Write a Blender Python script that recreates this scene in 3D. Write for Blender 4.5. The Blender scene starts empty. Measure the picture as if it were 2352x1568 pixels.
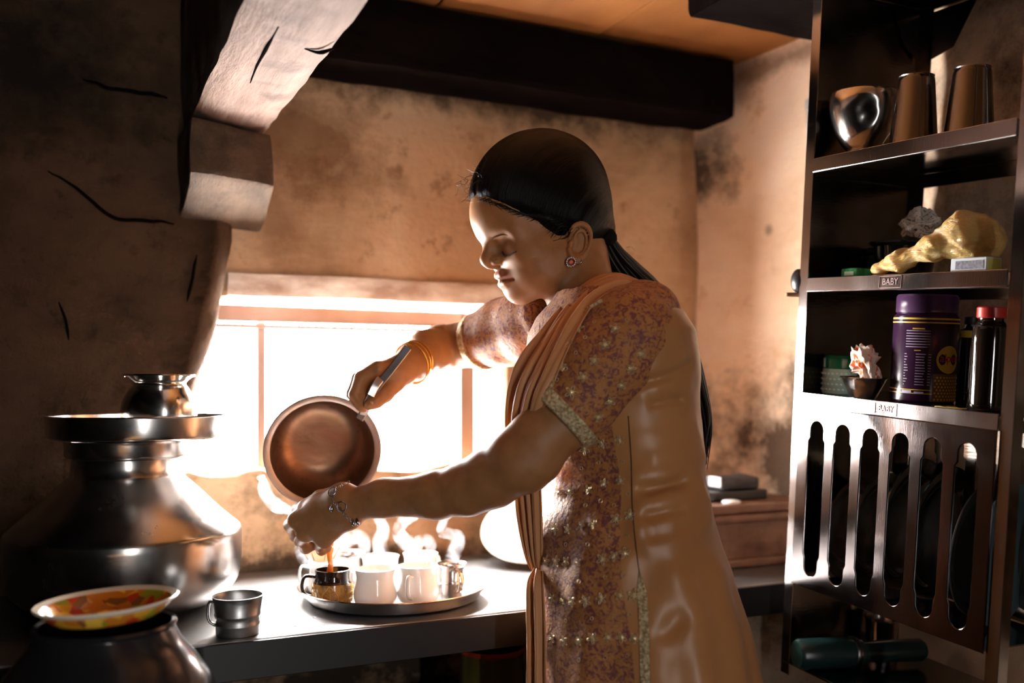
import bpy, bmesh, math, random
import numpy as np
from mathutils import Vector, Matrix

# ------------------------------------------------------------------ camera, world, exposure
C = bpy.context.scene.collection
sc = bpy.context.scene
FPX, CX, HY = 2222.0, 1176.0, 890.0          # focal length, centre column and horizon row of a 2352x1568 picture
YAW = math.radians(25.0)                      # the room is axis aligned, the camera is turned to its right
CS, SN = math.cos(YAW), math.sin(YAW)
EYE = 1.15
cd = bpy.data.cameras.new('camera'); cam = bpy.data.objects.new('camera', cd); C.objects.link(cam)
cam.location = (0, 0, EYE)
cam.rotation_euler = (math.radians(90), 0, -YAW)
cd.sensor_width = 36.0; cd.lens = 36.0 * FPX / 2352.0
cd.shift_y = (HY - 784.0) / 2352.0
cd.clip_start = 0.02
cd.dof.use_dof = True; cd.dof.focus_distance = 1.33; cd.dof.aperture_fstop = 2.0
sc.camera = cam
w = bpy.data.worlds.new('world'); sc.world = w; w.use_nodes = True
bg = w.node_tree.nodes['Background']
bg.inputs['Color'].default_value = (1.0, 0.965, 0.93, 1); bg.inputs['Strength'].default_value = 24.0
sc.view_settings.view_transform = 'Standard'; sc.view_settings.look = 'None'
sc.view_settings.gamma = 1.0; sc.view_settings.use_curve_mapping = False
sc.view_settings.exposure = 2.8
def portal(name, loc, rot, sx, sy):
    l = bpy.data.lights.new(name, 'AREA'); l.shape = 'RECTANGLE'; l.size = sx; l.size_y = sy
    l.cycles.is_portal = True
    o = bpy.data.objects.new(name, l); C.objects.link(o); o.location = loc; o.rotation_euler = rot
portal('window_portal', (0.50, 1.90, 1.155), (math.radians(-90), 0, 0), 0.74, 0.36)
portal('door_slit_portal', (0.17, -1.75, 0.86), (math.radians(90), 0, 0), 0.09, 1.74)

def c2r(X, Y, z=0.0): return (CS*X + SN*Y, -SN*X + CS*Y, z)
def P(px, py, Y):
    x, y, _ = c2r((px-CX)/FPX*Y, Y); return (x, y, EYE - (py-HY)/FPX*Y)
def _dir(px):
    t = (px-CX)/FPX; return CS*t+SN, -SN*t+CS
def PV(px, py, v): return P(px, py, v/_dir(px)[1])      # on the plane y = v
def PU(px, py, u): return P(px, py, u/_dir(px)[0])
def PZ(px, py, z): return P(px, py, (EYE-z)*FPX/(py-HY))
def V(p): return Vector(p)
RT = np.array([CS, -SN, 0.0]); FW = np.array([SN, CS, 0.0]); UP = np.array([0, 0, 1.0])

# ------------------------------------------------------------------ helpers
def new_obj(name, me, parent=None):
    o = bpy.data.objects.new(name, me); C.objects.link(o)
    if parent is not None:
        o.parent = parent
        o.matrix_parent_inverse = parent.matrix_basis.inverted()
    return o
def mesh(name, vs, fs, mat, parent=None, smooth=True, idx=None):
    me = bpy.data.meshes.new(name)
    me.from_pydata([tuple(map(float, v)) for v in vs], [], [tuple(map(int, f)) for f in fs])
    for m in (mat if isinstance(mat, (list, tuple)) else [mat]): me.materials.append(m)
    if smooth: me.polygons.foreach_set('use_smooth', [True]*len(me.polygons))
    if idx is not None: me.polygons.foreach_set('material_index', [int(i) for i in idx])
    me.update()
    return new_obj(name, me, parent)
def npmesh(name, v, q, mat, parent=None, smooth=True):
    me = bpy.data.meshes.new(name)
    me.vertices.add(len(v)); me.vertices.foreach_set('co', np.asarray(v, dtype=np.float32).ravel())
    n = q.shape[1]
    me.loops.add(q.size); me.loops.foreach_set('vertex_index', q.astype(np.int32).ravel())
    me.polygons.add(len(q)); me.polygons.foreach_set('loop_start', np.arange(0, q.size, n, dtype=np.int32))
    me.update(calc_edges=True); me.validate()
    for m in (mat if isinstance(mat, (list, tuple)) else [mat]): me.materials.append(m)
    if smooth: me.polygons.foreach_set('use_smooth', np.ones(len(me.polygons), dtype=bool))
    me.update()
    return new_obj(name, me, parent)
def frombm(name, bm, mat, parent=None, smooth=True, recalc=True):
    if recalc: bmesh.ops.recalc_face_normals(bm, faces=bm.faces)
    me = bpy.data.meshes.new(name); bm.to_mesh(me); bm.free()
    for m in (mat if isinstance(mat, (list, tuple)) else [mat]): me.materials.append(m)
    if smooth: me.polygons.foreach_set('use_smooth', [True]*len(me.polygons))
    return new_obj(name, me, parent)
def sharp(o, deg=35):
    me = o.data
    bm = bmesh.new(); bm.from_mesh(me)
    for e in bm.edges:
        if len(e.link_faces) == 2 and e.calc_face_angle(0) > math.radians(deg): e.smooth = False
    bm.to_mesh(me); bm.free(); return o
def mod(o, typ, **k):
    m = o.modifiers.new(typ.lower(), typ)
    for a, b in k.items(): setattr(m, a, b)
    return m
def tag(o, label=None, cat=None, group=None, kind=None):
    if label: o['label'] = label
    if cat: o['category'] = cat
    if group: o['group'] = group
    if kind: o['kind'] = kind
    return o
def thing(name, label, cat, loc=(0, 0, 0), group=None, rz=0.0):
    o = bpy.data.objects.new(name, None); C.objects.link(o); o.empty_display_size = 0.05
    o.location = loc; o.rotation_euler = (0, 0, rz)
    bpy.context.view_layer.update() if False else None
    return tag(o, label, cat, group)
def attach(o, parent):      # mesh coordinates are local to the parent
    o.parent = parent; o.matrix_parent_inverse = Matrix.Identity(4); return o
def copy_tree(o, parent=None):
    c = o.copy(); C.objects.link(c)
    if parent is not None: c.parent = parent
    for ch in list(o.children): copy_tree(ch, c)
    return c
def box_bm(bm, x0, x1, y0, y1, z0, z1, bev=0.0, seg=2):
    r = bmesh.ops.create_cube(bm, size=1.0)
    vs = r['verts']
    for v in vs: v.co = ((x0+x1)/2+v.co.x*(x1-x0), (y0+y1)/2+v.co.y*(y1-y0), (z0+z1)/2+v.co.z*(z1-z0))
    if bev > 0:
        es = list({e for v in vs for e in v.link_edges})
        bmesh.ops.bevel(bm, geom=es, offset=bev, segments=seg, affect='EDGES', profile=0.5)
    return bm
def box(name, x0, x1, y0, y1, z0, z1, mat, parent=None, bev=0.002, smooth=False):
    bm = bmesh.new(); box_bm(bm, x0, x1, y0, y1, z0, z1, bev); return frombm(name, bm, mat, parent, smooth)
def lathe_data(prof, seg=48, c=(0, 0, 0), wob=None):
    vs, fs = [], []
    n = len(prof)
    for i in range(seg):
        a = 2*math.pi*i/seg; ca, sa = math.cos(a), math.sin(a)
        for r, z in prof:
            vs.append((c[0]+r*ca, c[1]+r*sa, c[2]+z))
    for i in range(seg):
        j = (i+1) % seg
        for k in range(n-1):
            fs.append((i*n+k, j*n+k, j*n+k+1, i*n+k+1))
    return vs, fs
def lathe(name, prof, mat, parent=None, seg=48, c=(0, 0, 0), smooth_deg=40):
    vs, fs = lathe_data(prof, seg, c)
    bm = bmesh.new(); bv = [bm.verts.new(v) for v in vs]
    for f in fs: bm.faces.new([bv[i] for i in f])
    bmesh.ops.remove_doubles(bm, verts=bm.verts, dist=1e-6)
    o = frombm(name, bm, mat, parent)
    return sharp(o, smooth_deg)
def spline(pts, n):           # Catmull-Rom through points (any dimension), n samples
    p = np.asarray(pts, float)
    if len(p) == 2: return p[0] + np.linspace(0, 1, n)[:, None]*(p[1]-p[0])
    q = np.vstack([2*p[0]-p[1], p, 2*p[-1]-p[-2]])
    t = np.linspace(0, len(p)-1, n); i = np.minimum(t.astype(int), len(p)-2); f = (t-i)[:, None]
    a, b, c_, d = q[i], q[i+1], q[i+2], q[i+3]
    return 0.5*(2*b + (c_-a)*f + (2*a-5*b+4*c_-d)*f**2 + (3*b-a-3*c_+d)*f**3)
def tube_data(path, rad, seg=8, cap=True, flat=1.0):
    p = np.asarray(path, float); n = len(p)
    rad = np.full(n, rad) if np.isscalar(rad) else np.asarray(rad, float)
    t = np.gradient(p, axis=0); t /= np.linalg.norm(t, axis=1)[:, None]+1e-12
    up = np.array([0, 0, 1.0]) if abs(t[0, 2]) < 0.9 else np.array([1.0, 0, 0])
    nrm = np.cross(t[0], up); nrm /= np.linalg.norm(nrm)
    vs, fs = [], []
    for i in range(n):
        nrm = nrm - t[i]*np.dot(nrm, t[i]); nrm /= np.linalg.norm(nrm)+1e-12
        b = np.cross(t[i], nrm)
        for k in range(seg):
            a = 2*math.pi*k/seg
            vs.append(p[i] + rad[i]*(math.cos(a)*nrm + flat*math.sin(a)*b))
    for i in range(n-1):
        for k in range(seg):
            l = (k+1) % seg
            fs.append((i*seg+k, i*seg+l, (i+1)*seg+l, (i+1)*seg+k))
    if cap:
        fs.append(tuple(range(seg))[::-1]); fs.append(tuple((n-1)*seg+k for k in range(seg)))
    return vs, fs
def join_data(parts):
    vs, fs = [], []
    for v, f in parts:
        o = len(vs); vs += list(v); fs += [tuple(i+o for i in q) for q in f]
    return vs, fs
def tube(name, path, rad, mat, parent=None, seg=8, cap=True, flat=1.0):
    v, f = tube_data(path, rad, seg, cap, flat); return mesh(name, v, f, mat, parent)
def hashn(*a):
    return random.Random(repr(a)).random()
def vnoise(p, s, seed=0):     # smooth 3D value noise on numpy points, about -1..1
    q = np.asarray(p, float)*s + seed*17.31
    i = np.floor(q).astype(np.int64); f = q-i; f = f*f*(3-2*f)
    def h(a):
        n = (a[..., 0]*73856093) ^ (a[..., 1]*19349663) ^ (a[..., 2]*83492791)
        n = (n ^ (n >> 13))*1274126177; n = n ^ (n >> 16)
        return (n & 0xffff)/32767.5-1.0
    r = 0
    for dx in (0, 1):
        for dy in (0, 1):
            for dz in (0, 1):
                wgt = (f[..., 0] if dx else 1-f[..., 0])*(f[..., 1] if dy else 1-f[..., 1])*(f[..., 2] if dz else 1-f[..., 2])
                r = r + wgt*h(i+np.array([dx, dy, dz]))
    return r
def sstep(a, b, x):
    t = np.clip((x-a)/(b-a), 0, 1); return t*t*(3-2*t)

# ------------------------------------------------------------------ implicit surfaces
class Field:
    def __init__(s): s.ops = []
    def add(s, kind, k=0.01, sub=False, **a): s.ops.append((kind, k, sub, a)); return s
    def cap(s, a, b, ra, rb, k=0.01, sub=False): return s.add('cap', k, sub, a=np.array(a, float), b=np.array(b, float), ra=ra, rb=rb)
    def ell(s, c, r, k=0.01, rot=None, sub=False): return s.add('ell', k, sub, c=np.array(c, float), r=np.array(r, float), rot=rot)
    def sph(s, c, r, k=0.01, sub=False): return s.cap(c, c, r, r, k, sub)
    def chain(s, pts, rs, k=0.01):
        for i in range(len(pts)-1): s.cap(pts[i], pts[i+1], rs[i], rs[i+1], k)
        return s
    def fn(s, f, lo, hi, k=0.01, sub=False): return s.add('fn', k, sub, f=f, lo=np.array(lo, float), hi=np.array(hi, float))
    def __call__(s, p, margin=0.03):
        d = np.full(len(p), 0.5)
        for kind, k, sub, a in s.ops:
            m = margin+k
            if kind == 'cap':
                rr = max(a['ra'], a['rb'])+m; lo = np.minimum(a['a'], a['b'])-rr; hi = np.maximum(a['a'], a['b'])+rr
            elif kind == 'ell':
                rr = a['r'].max()+m; lo, hi = a['c']-rr, a['c']+rr
            else: lo, hi = a['lo']-m, a['hi']+m
            ix = np.nonzero(((p > lo) & (p < hi)).all(axis=1))[0]
            if len(ix) == 0: continue
            q = p[ix]
            if kind == 'cap':
                ab = a['b']-a['a']; L = ab@ab; pa = q-a['a']
                t = np.clip((pa@ab)/L, 0, 1) if L > 0 else np.zeros(len(q))
                e = np.linalg.norm(pa-t[:, None]*ab, axis=1)-(a['ra']+(a['rb']-a['ra'])*t)
            elif kind == 'ell':
                l = q-a['c']
                if a['rot'] is not None: l = l@a['rot']
                k0 = np.linalg.norm(l/a['r'], axis=1); k1 = np.linalg.norm(l/a['r']**2, axis=1)
                e = np.where(k1 < 1e-9, -a['r'].min(), k0*(k0-1)/np.maximum(k1, 1e-9))
            else: e = a['f'](q)
            dd = d[ix]
            if sub:
                h = np.maximum(k-np.abs(dd+e), 0)/max(k, 1e-9); d[ix] = np.maximum(dd, -e)+h*h*k*0.25
            else:
                h = np.maximum(k-np.abs(dd-e), 0)/max(k, 1e-9); d[ix] = np.minimum(dd, e)-h*h*k*0.25
        return d
def surfnet(f, lo, hi, h, B=8):
    lo = np.array(lo, float); hi = np.array(hi, float)
    nb = np.ceil((hi-lo)/(h*B)).astype(int)
    g = np.stack(np.meshgrid(*[np.arange(n) for n in nb], indexing='ij'), -1).reshape(-1, 3)
    ctr = lo+(g+0.5)*h*B
    act = g[np.abs(f(ctr)) < h*B*1.15]
    loc = np.stack(np.meshgrid(*[np.arange(B+1)]*3, indexing='ij'), -1).reshape(-1, 3)
    N = nb*B+2
    keys, verts, e0 = [], [], []
    corners = np.array([[i, j, k] for i in (0, 1) for j in (0, 1) for k in (0, 1)])
    edges = [(a, b) for a in range(8) for b in range(a+1, 8) if np.abs(corners[a]-corners[b]).sum() == 1]
    for s in range(0, len(act), 400):
        blk = act[s:s+400]
        gi = (blk[:, None, :]*B+loc[None]).reshape(-1, 3)
        d = f(lo+gi*h).reshape(len(blk), B+1, B+1, B+1)
        cv = np.stack([d[:, i:i+B, j:j+B, k:k+B] for i, j, k in corners], -1)
        neg = cv < 0; m = neg.any(-1) & ~neg.all(-1)
        bi, i, j, k = np.nonzero(m)
        if len(bi) == 0: continue
        cv = cv[m]; neg = neg[m]
        acc = np.zeros((len(bi), 3)); cnt = np.zeros(len(bi))
        for a, b in edges:
            x = neg[:, a] != neg[:, b]
            t = np.where(x, cv[:, a]/np.where(x, cv[:, a]-cv[:, b], 1), 0)
            pt = corners[a]+t[:, None]*(corners[b]-corners[a])
            acc[x] += pt[x]; cnt[x] += 1
        base = blk[bi]*B+np.stack([i, j, k], -1)
        verts.append(lo+(base+acc/cnt[:, None])*h)
        keys.append(base[:, 0]+N[0]*(base[:, 1]+N[1]*base[:, 2]))
        e0.append(neg[:, [0, 4, 2, 1]])
    keys = np.concatenate(keys); verts = np.concatenate(verts); e0 = np.concatenate(e0)
    o = np.argsort(keys); keys, verts, e0 = keys[o], verts[o], e0[o]
    st = [1, N[0], N[0]*N[1]]
    quads = []
    for ax in range(3):
        x = np.nonzero(e0[:, 0] != e0[:, ax+1])[0]
        u, v_ = st[(ax+1) % 3], st[(ax+2) % 3]
        idx = []; ok = np.ones(len(x), bool)
        for off in (0, u, u+v_, v_):
            kk = keys[x]-off; j = np.minimum(np.searchsorted(keys, kk), len(keys)-1)
            ok &= keys[j] == kk; idx.append(j)
        q = np.stack(idx, -1)
        flip = ~e0[x, 0]
        q[flip] = q[flip][:, ::-1]
        quads.append(q[ok])
    return verts, np.concatenate(quads)
def vgrad(f, v, e=0.0008):
    g = np.stack([f(v+np.eye(3)[i]*e)-f(v-np.eye(3)[i]*e) for i in range(3)], -1)
    return g/(np.linalg.norm(g, axis=1)[:, None]+1e-12)
def project(f, p, n=6):       # drop points onto the zero set
    p = np.asarray(p, float).reshape(-1, 3).copy()
    for _ in range(n):
        d = f(p, 0.2) if isinstance(f, Field) else f(p)
        g = np.stack([(f(p+np.eye(3)[i]*1e-3)-f(p-np.eye(3)[i]*1e-3))/2e-3 for i in range(3)], -1)
        p -= (d/np.maximum((g*g).sum(1), 0.2))[:, None]*g
    return p
def set_color(o, name, col):   # per-vertex colour attribute (n,3)
    at = o.data.color_attributes.new(name, 'FLOAT_COLOR', 'POINT')
    a = np.ones((len(o.data.vertices), 4), np.float32); a[:, :3] = col
    at.data.foreach_set('color', a.ravel())

# ------------------------------------------------------------------ materials
def nt(name):
    m = bpy.data.materials.new(name); m.use_nodes = True
    t = m.node_tree; return m, t, t.nodes['Principled BSDF']
def nd(t, typ, **k):
    n = t.nodes.new(typ)
    for a, b in k.items():
        if a.startswith('i_'): n.inputs[a[2:].replace('_', ' ')].default_value = b
        else: setattr(n, a, b)
    return n
def ramp(t, src, stops, interp='LINEAR'):
    r = t.nodes.new('ShaderNodeValToRGB'); r.color_ramp.interpolation = interp
    el = r.color_ramp.elements
    while len(el) < len(stops): el.new(0.5)
    for e, (p, c) in zip(el, stops):
        e.position = p; e.color = (*c, 1) if len(c) == 3 else c
    t.links.new(src, r.inputs[0]); return r
def mixc(t, fac, a, b, mode='MIX'):
    m = t.nodes.new('ShaderNodeMix'); m.data_type = 'RGBA'; m.blend_type = mode
    for s, x in ((m.inputs[0], fac), (m.inputs[6], a), (m.inputs[7], b)):
        if hasattr(x, 'is_output') or isinstance(x, bpy.types.NodeSocket): t.links.new(x, s)
        elif isinstance(x, (int, float)): s.default_value = x
        else: s.default_value = (*x, 1)
    return m.outputs[2]
def noise(t, scale, detail=4, rough=0.55, coord='Object', vec=None, dist=0.0, stretch=None):
    if vec is None:
        tc = t.nodes.new('ShaderNodeTexCoord'); vec = tc.outputs[coord]
    if stretch:
        mp = t.nodes.new('ShaderNodeMapping'); mp.inputs['Scale'].default_value = stretch
        t.links.new(vec, mp.inputs[0]); vec = mp.outputs[0]
    n = nd(t, 'ShaderNodeTexNoise', i_Scale=scale, i_Detail=detail, i_Roughness=rough, i_Distortion=dist)
    t.links.new(vec, n.inputs['Vector']); return n.outputs['Fac']
def bump(t, b, h, strength=0.3, dist=0.01):
    n = nd(t, 'ShaderNodeBump', i_Strength=strength, i_Distance=dist)
    t.links.new(h, n.inputs['Height']); t.links.new(n.outputs[0], b.inputs['Normal']); return n
def plain(name, col, rough=0.5, metal=0.0, spec=0.5, **k):
    m, t, b = nt(name)
    b.inputs['Base Color'].default_value = (*col, 1); b.inputs['Roughness'].default_value = rough
    b.inputs['Metallic'].default_value = metal; b.inputs['Specular IOR Level'].default_value = spec
    for a, v in k.items(): b.inputs[a.replace('_', ' ')].default_value = v
    return m
def mottled(name, c0, c1, scale=8, rough=0.6, metal=0.0, bmp=0.0, bscale=40, spec=0.5, stretch=None, lohi=(0.3, 0.7), bdist=0.004, rvar=0.0):
    m, t, b = nt(name)
    n = noise(t, scale, 5, stretch=stretch)
    r = ramp(t, n, [(lohi[0], c0), (lohi[1], c1)]); t.links.new(r.outputs[0], b.inputs['Base Color'])
    b.inputs['Roughness'].default_value = rough; b.inputs['Metallic'].default_value = metal
    b.inputs['Specular IOR Level'].default_value = spec
    if rvar:
        rr = ramp(t, n, [(0.3, (rough-rvar,)*3), (0.7, (rough+rvar,)*3)]); t.links.new(rr.outputs[0], b.inputs['Roughness'])
    if bmp: bump(t, b, noise(t, bscale, 4, stretch=stretch), bmp, bdist)
    return m
# ------------------------------------------------------------------ the room
def plaster(name, light, mid, dark, soot_shade=None, scale=3.0, spots=0.0, bm_=0.5):
    m, t, b = nt(name)
    n1 = noise(t, scale, 6, 0.6, dist=0.6); n2 = noise(t, scale*7, 6, 0.65); n3 = noise(t, scale*2.2, 5, 0.6, stretch=(1, 1, 3.0))
    r = ramp(t, n1, [(0.3, dark), (0.5, mid), (0.68, light)])
    c = mixc(t, ramp(t, n3, [(0.35, (0, 0, 0)), (0.65, (0.55,)*3)]).outputs[0], r.outputs[0], light)
    c = mixc(t, ramp(t, n2, [(0.30, (0.7,)*3), (0.42, (0, 0, 0))]).outputs[0], c, dark)
    if soot_shade:                                   # smoke stains and shade, both painted into the plaster
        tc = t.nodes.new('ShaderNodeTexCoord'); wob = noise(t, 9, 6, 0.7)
        for (cx, cy, cz, rx, ry, rz, amt, col) in soot_shade:
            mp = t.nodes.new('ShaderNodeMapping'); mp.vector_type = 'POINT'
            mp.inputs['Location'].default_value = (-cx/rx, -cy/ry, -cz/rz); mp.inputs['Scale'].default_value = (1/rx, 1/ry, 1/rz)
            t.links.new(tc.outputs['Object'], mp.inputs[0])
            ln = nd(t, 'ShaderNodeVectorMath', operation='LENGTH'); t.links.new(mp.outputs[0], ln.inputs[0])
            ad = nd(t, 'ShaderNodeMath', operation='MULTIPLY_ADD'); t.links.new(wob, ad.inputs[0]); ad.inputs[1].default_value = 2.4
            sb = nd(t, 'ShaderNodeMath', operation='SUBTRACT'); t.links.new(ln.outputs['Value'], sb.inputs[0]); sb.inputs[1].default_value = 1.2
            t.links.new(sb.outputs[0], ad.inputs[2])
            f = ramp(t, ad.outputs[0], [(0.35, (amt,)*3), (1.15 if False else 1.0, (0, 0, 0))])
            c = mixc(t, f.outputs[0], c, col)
    t.links.new(c, b.inputs['Base Color']); b.inputs['Roughness'].default_value = 0.95; b.inputs['Specular IOR Level'].default_value = 0.15
    bump(t, b, noise(t, 30, 8, 0.65), bm_, 0.012)
    return m
SOOT = (0.035, 0.022, 0.014)
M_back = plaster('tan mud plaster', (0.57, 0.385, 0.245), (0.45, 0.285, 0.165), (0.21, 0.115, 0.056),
                 soot_shade=[(0.75, 1.735, 1.74, 0.9, 0.5, 0.09, 0.9, SOOT), (0.42, 1.735, 1.60, 0.17, 0.5, 0.13, 0.75, (0.15, 0.075, 0.035)), (0.34, 1.735, 1.45, 0.07, 0.5, 0.14, 0.6, (0.2, 0.10, 0.05)),
                       (0.36, 1.735, 1.335, 0.09, 0.5, 0.02, 0.85, (0.10, 0.05, 0.03)), (0.5, 1.735, 0.83, 0.9, 0.5, 0.04, 0.9, SOOT), (0.3, 1.735, 0.35, 2.2, 0.5, 0.55, 0.97, (0.02, 0.014, 0.01))])  # last patch paints the under-counter shade into the wall
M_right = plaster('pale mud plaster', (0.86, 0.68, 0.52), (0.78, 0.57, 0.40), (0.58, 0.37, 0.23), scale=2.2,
                  soot_shade=[(1.283, 1.47, 1.02, 0.4, 0.36, 0.17, 0.95, (0.06, 0.036, 0.022)), (1.283, 1.72, 1.62, 0.5, 0.12, 0.10, 0.9, SOOT),
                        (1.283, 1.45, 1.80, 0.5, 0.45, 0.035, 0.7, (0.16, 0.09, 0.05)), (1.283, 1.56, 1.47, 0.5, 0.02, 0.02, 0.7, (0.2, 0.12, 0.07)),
                        (1.283, 0.62, 1.35, 0.5, 0.60, 0.8, 0.93, (0.075, 0.05, 0.03))])  # last patch darkens the wall all along the rack
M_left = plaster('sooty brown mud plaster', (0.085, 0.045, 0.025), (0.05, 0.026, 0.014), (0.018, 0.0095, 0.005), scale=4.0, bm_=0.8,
                 soot_shade=[(-0.35, 1.69, 1.66, 0.62, 0.5, 0.20, 0.95, (0.012, 0.008, 0.006)), (-0.5, 1.69, 0.9, 0.5, 0.5, 0.25, 0.7, (0.012, 0.008, 0.006))])
M_dark = mottled('dark room plaster', (0.014, 0.010, 0.007), (0.026, 0.018, 0.012), 3, 0.9)
M_floor = mottled('packed earth floor', (0.03, 0.021, 0.015), (0.055, 0.04, 0.028), 4, 0.9, bmp=0.3)
BW = 1.735; RW = 1.298; CE = 1.825; LX = -1.6; FY = -1.75
WX0, WX1, WZ0, WZ1 = 0.16, 0.80, 0.999, 1.309

def wall_grid(name, fixed, a0, a1, z0, z1, step, mat, axis, amp, hole=None, thick=0.12, sign=1, seed=0, extra=None):
    def cuts(lo, hi, more):
        c = list(np.arange(lo, hi, step))+[hi]
        for h in more: c = [x for x in c if abs(x-h) > step*0.45]+[h]
        return sorted(c)
    ca = cuts(a0, a1, hole[:2] if hole else []); cz = cuts(z0, z1, hole[2:] if hole else [])
    A, Z = np.meshgrid(ca, cz, indexing='ij')
    pts = np.stack([A, np.full_like(A, fixed), Z] if axis == 'y' else [np.full_like(A, fixed), A, Z], -1)
    d = amp*(vnoise(pts, 5, seed)*0.6+vnoise(pts, 14, seed+1)*0.3+vnoise(pts, 33, seed+2)*0.18)
    if extra is not None: d = d+extra(pts)
    pts[..., 1 if axis == 'y' else 0] += sign*d
    if hole:
        ragged = vnoise(pts, 26, seed+5)*0.008
        low = (np.abs(Z-hole[2]) < 1e-6) & (A >= hole[0]-1e-6) & (A <= hole[1]+1e-6)
        pts[..., 2] += np.where(low, ragged, 0)
        rr = (np.abs(A-hole[1]) < 1e-6); pts[..., 0] += np.where(rr, ragged*0.6, 0)
    na, nz = len(ca), len(cz); fs = []
    for i in range(na-1):
        for j in range(nz-1):
            if hole:
                mx, mz = (ca[i]+ca[i+1])/2, (cz[j]+cz[j+1])/2
                if hole[0] < mx < hole[1] and hole[2] < mz < hole[3]: continue
            f = (i*nz+j, (i+1)*nz+j, (i+1)*nz+j+1, i*nz+j+1)
            fs.append(f)
    o = mesh(name, pts.reshape(-1, 3), fs, mat); o['kind'] = 'structure'
    m = mod(o, 'SOLIDIFY', thickness=thick, offset=-1 if True else 1)
    return o
# back wall: faces -y
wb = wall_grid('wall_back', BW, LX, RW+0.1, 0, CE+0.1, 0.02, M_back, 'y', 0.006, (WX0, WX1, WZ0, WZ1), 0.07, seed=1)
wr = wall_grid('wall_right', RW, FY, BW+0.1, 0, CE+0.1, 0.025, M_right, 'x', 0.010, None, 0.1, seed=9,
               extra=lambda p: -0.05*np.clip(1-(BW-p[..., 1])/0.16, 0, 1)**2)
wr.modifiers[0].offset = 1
# thick sooty wall left of the window; its edge leans out towards the bottom
zs = np.linspace(0.0, CE+0.05, 96)
edge = np.interp(zs, [0, 0.80, 0.93, 1.07, 1.143, 1.26, 1.33, 1.405, 1.9], [0.165, 0.165, 0.172, 0.185, 0.208, 0.238, 0.254, 0.266, 0.268])
prof = [(LX, 1.69)]
cols = list(np.linspace(LX, -0.02, 40))
vs = []; nc = len(cols)+9
for z, e in zip(zs, edge):
    for k, x in enumerate(cols): vs.append((LX+(x-LX)/( -0.02-LX)*(e-0.03-LX), 1.69, z))
    for k in range(6):
        a = k/5*math.pi/2; vs.append((e-0.03+0.03*math.sin(a), 1.72-0.03*math.cos(a), z))
    vs += [(e, 1.75, z), (e-0.004, 1.80, z), (e-0.006, 1.90, z)]
vs = np.array(vs)
n_ = vnoise(vs, 5, 31)*0.007+vnoise(vs, 13, 32)*0.004+vnoise(vs, 30, 33)*0.002
# cracks in the plaster (grooves)
def groove(pts, line, wd, dep):
    d = np.full(len(pts), 9.0)
    for a, b in zip(line[:-1], line[1:]):
        a = np.array(a); b = np.array(b); ab = b-a; pa = pts[:, [0, 2]]-a
        t = np.clip((pa@ab)/(ab@ab), 0, 1); d = np.minimum(d, np.linalg.norm(pa-t[:, None]*ab, axis=1))
    return dep*np.clip(1-d/wd, 0, 1)
vs[:, 1] += n_
vs[:, 0] += np.where(vs[:, 1] > 1.70, n_*1.4, 0)
fs = []
for j in range(len(zs)-1):
    for i in range(nc-1): fs.append((j*nc+i, j*nc+i+1, (j+1)*nc+i+1, (j+1)*nc+i))
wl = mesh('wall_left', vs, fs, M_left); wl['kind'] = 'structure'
# cracks as thin dark clefts set into the plaster
M_cleft = plain('black cleft', (0.004, 0.003, 0.003), 1.0, spec=0.0)
def crack(pts, r=0.0028):
    p = spline(pts, 30); p[:, 1] += 0.0005; p[:, 2] += vnoise(p, 60, 3)*0.003
    return tube_data(p, np.interp(np.linspace(0, 1, 30), [0, .2, .8, 1], [r*.3, r, r*1.2, r*.4]), 5)
cl = join_data([crack([PV(x, y, 1.688) for x, y in ((110, 390), (200, 450), (260, 500), (330, 505), (400, 512))]),
                crack([PV(x, y, 1.688) for x, y in ((190, 180), (260, 205), (330, 215), (385, 225))]),
                crack([PV(x, y, 1.688) for x, y in ((135, 690), (150, 730), (158, 780))], 0.002),
                crack([PV(x, y, 1.688) for x, y in ((452, 585), (442, 640), (430, 690))], 0.0025)])
o = mesh('crack', cl[0], cl[1], M_cleft, wl)

# rest of the shell
def quadbox(name, *a):
    o = box(name, *a, bev=0); o['kind'] = 'structure'; return o
quadbox('wall_side', LX-0.1, LX, FY, BW, 0, CE+0.1, M_dark)
fl = quadbox('floor', LX-0.1, RW+0.1, FY-0.1, BW+0.1, -0.08, 0.0, M_floor)
DX0, DX1, DZ = 0.15, 0.192, 1.72  # unseen door gap, narrowed to a slit to weaken its fill
bm = bmesh.new()
box_bm(bm, LX-0.1, DX0, FY-0.1, FY, 0, CE+0.1); box_bm(bm, DX1, RW+0.1, FY-0.1, FY, 0, CE+0.1); box_bm(bm, DX0, DX1, FY-0.1, FY, DZ, CE+0.1)
o = frombm('wall_front', bm, M_dark, smooth=False); o['kind'] = 'structure'
# ground outside the window and the door
def woodmat(name, c0, c1, stretch, rough=0.8, cr=0.5):
    m, t, b = nt(name)
    n1 = noise(t, 6, 6, 0.65, stretch=stretch); n2 = noise(t, 16, 5, 0.6)
    c = ramp(t, n1, [(0.3, c0), (0.65, c1)]).outputs[0]
    c = mixc(t, ramp(t, n2, [(0.3, (0.6,)*3), (0.5, (0, 0, 0))]).outputs[0], c, tuple(x*0.35 for x in c0))
    t.links.new(c, b.inputs['Base Color']); b.inputs['Roughness'].default_value = rough; b.inputs['Specular IOR Level'].default_value = 0.3 if c1[0] > 0.03 else 0.02
    bump(t, b, noise(t, 14, 7, 0.7, stretch=stretch), cr, 0.012); return m
M_soot = woodmat('sooty black timber', (0.002, 0.0015, 0.0015), (0.006, 0.004, 0.004), (0.6, 3, 3), 0.7)
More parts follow.
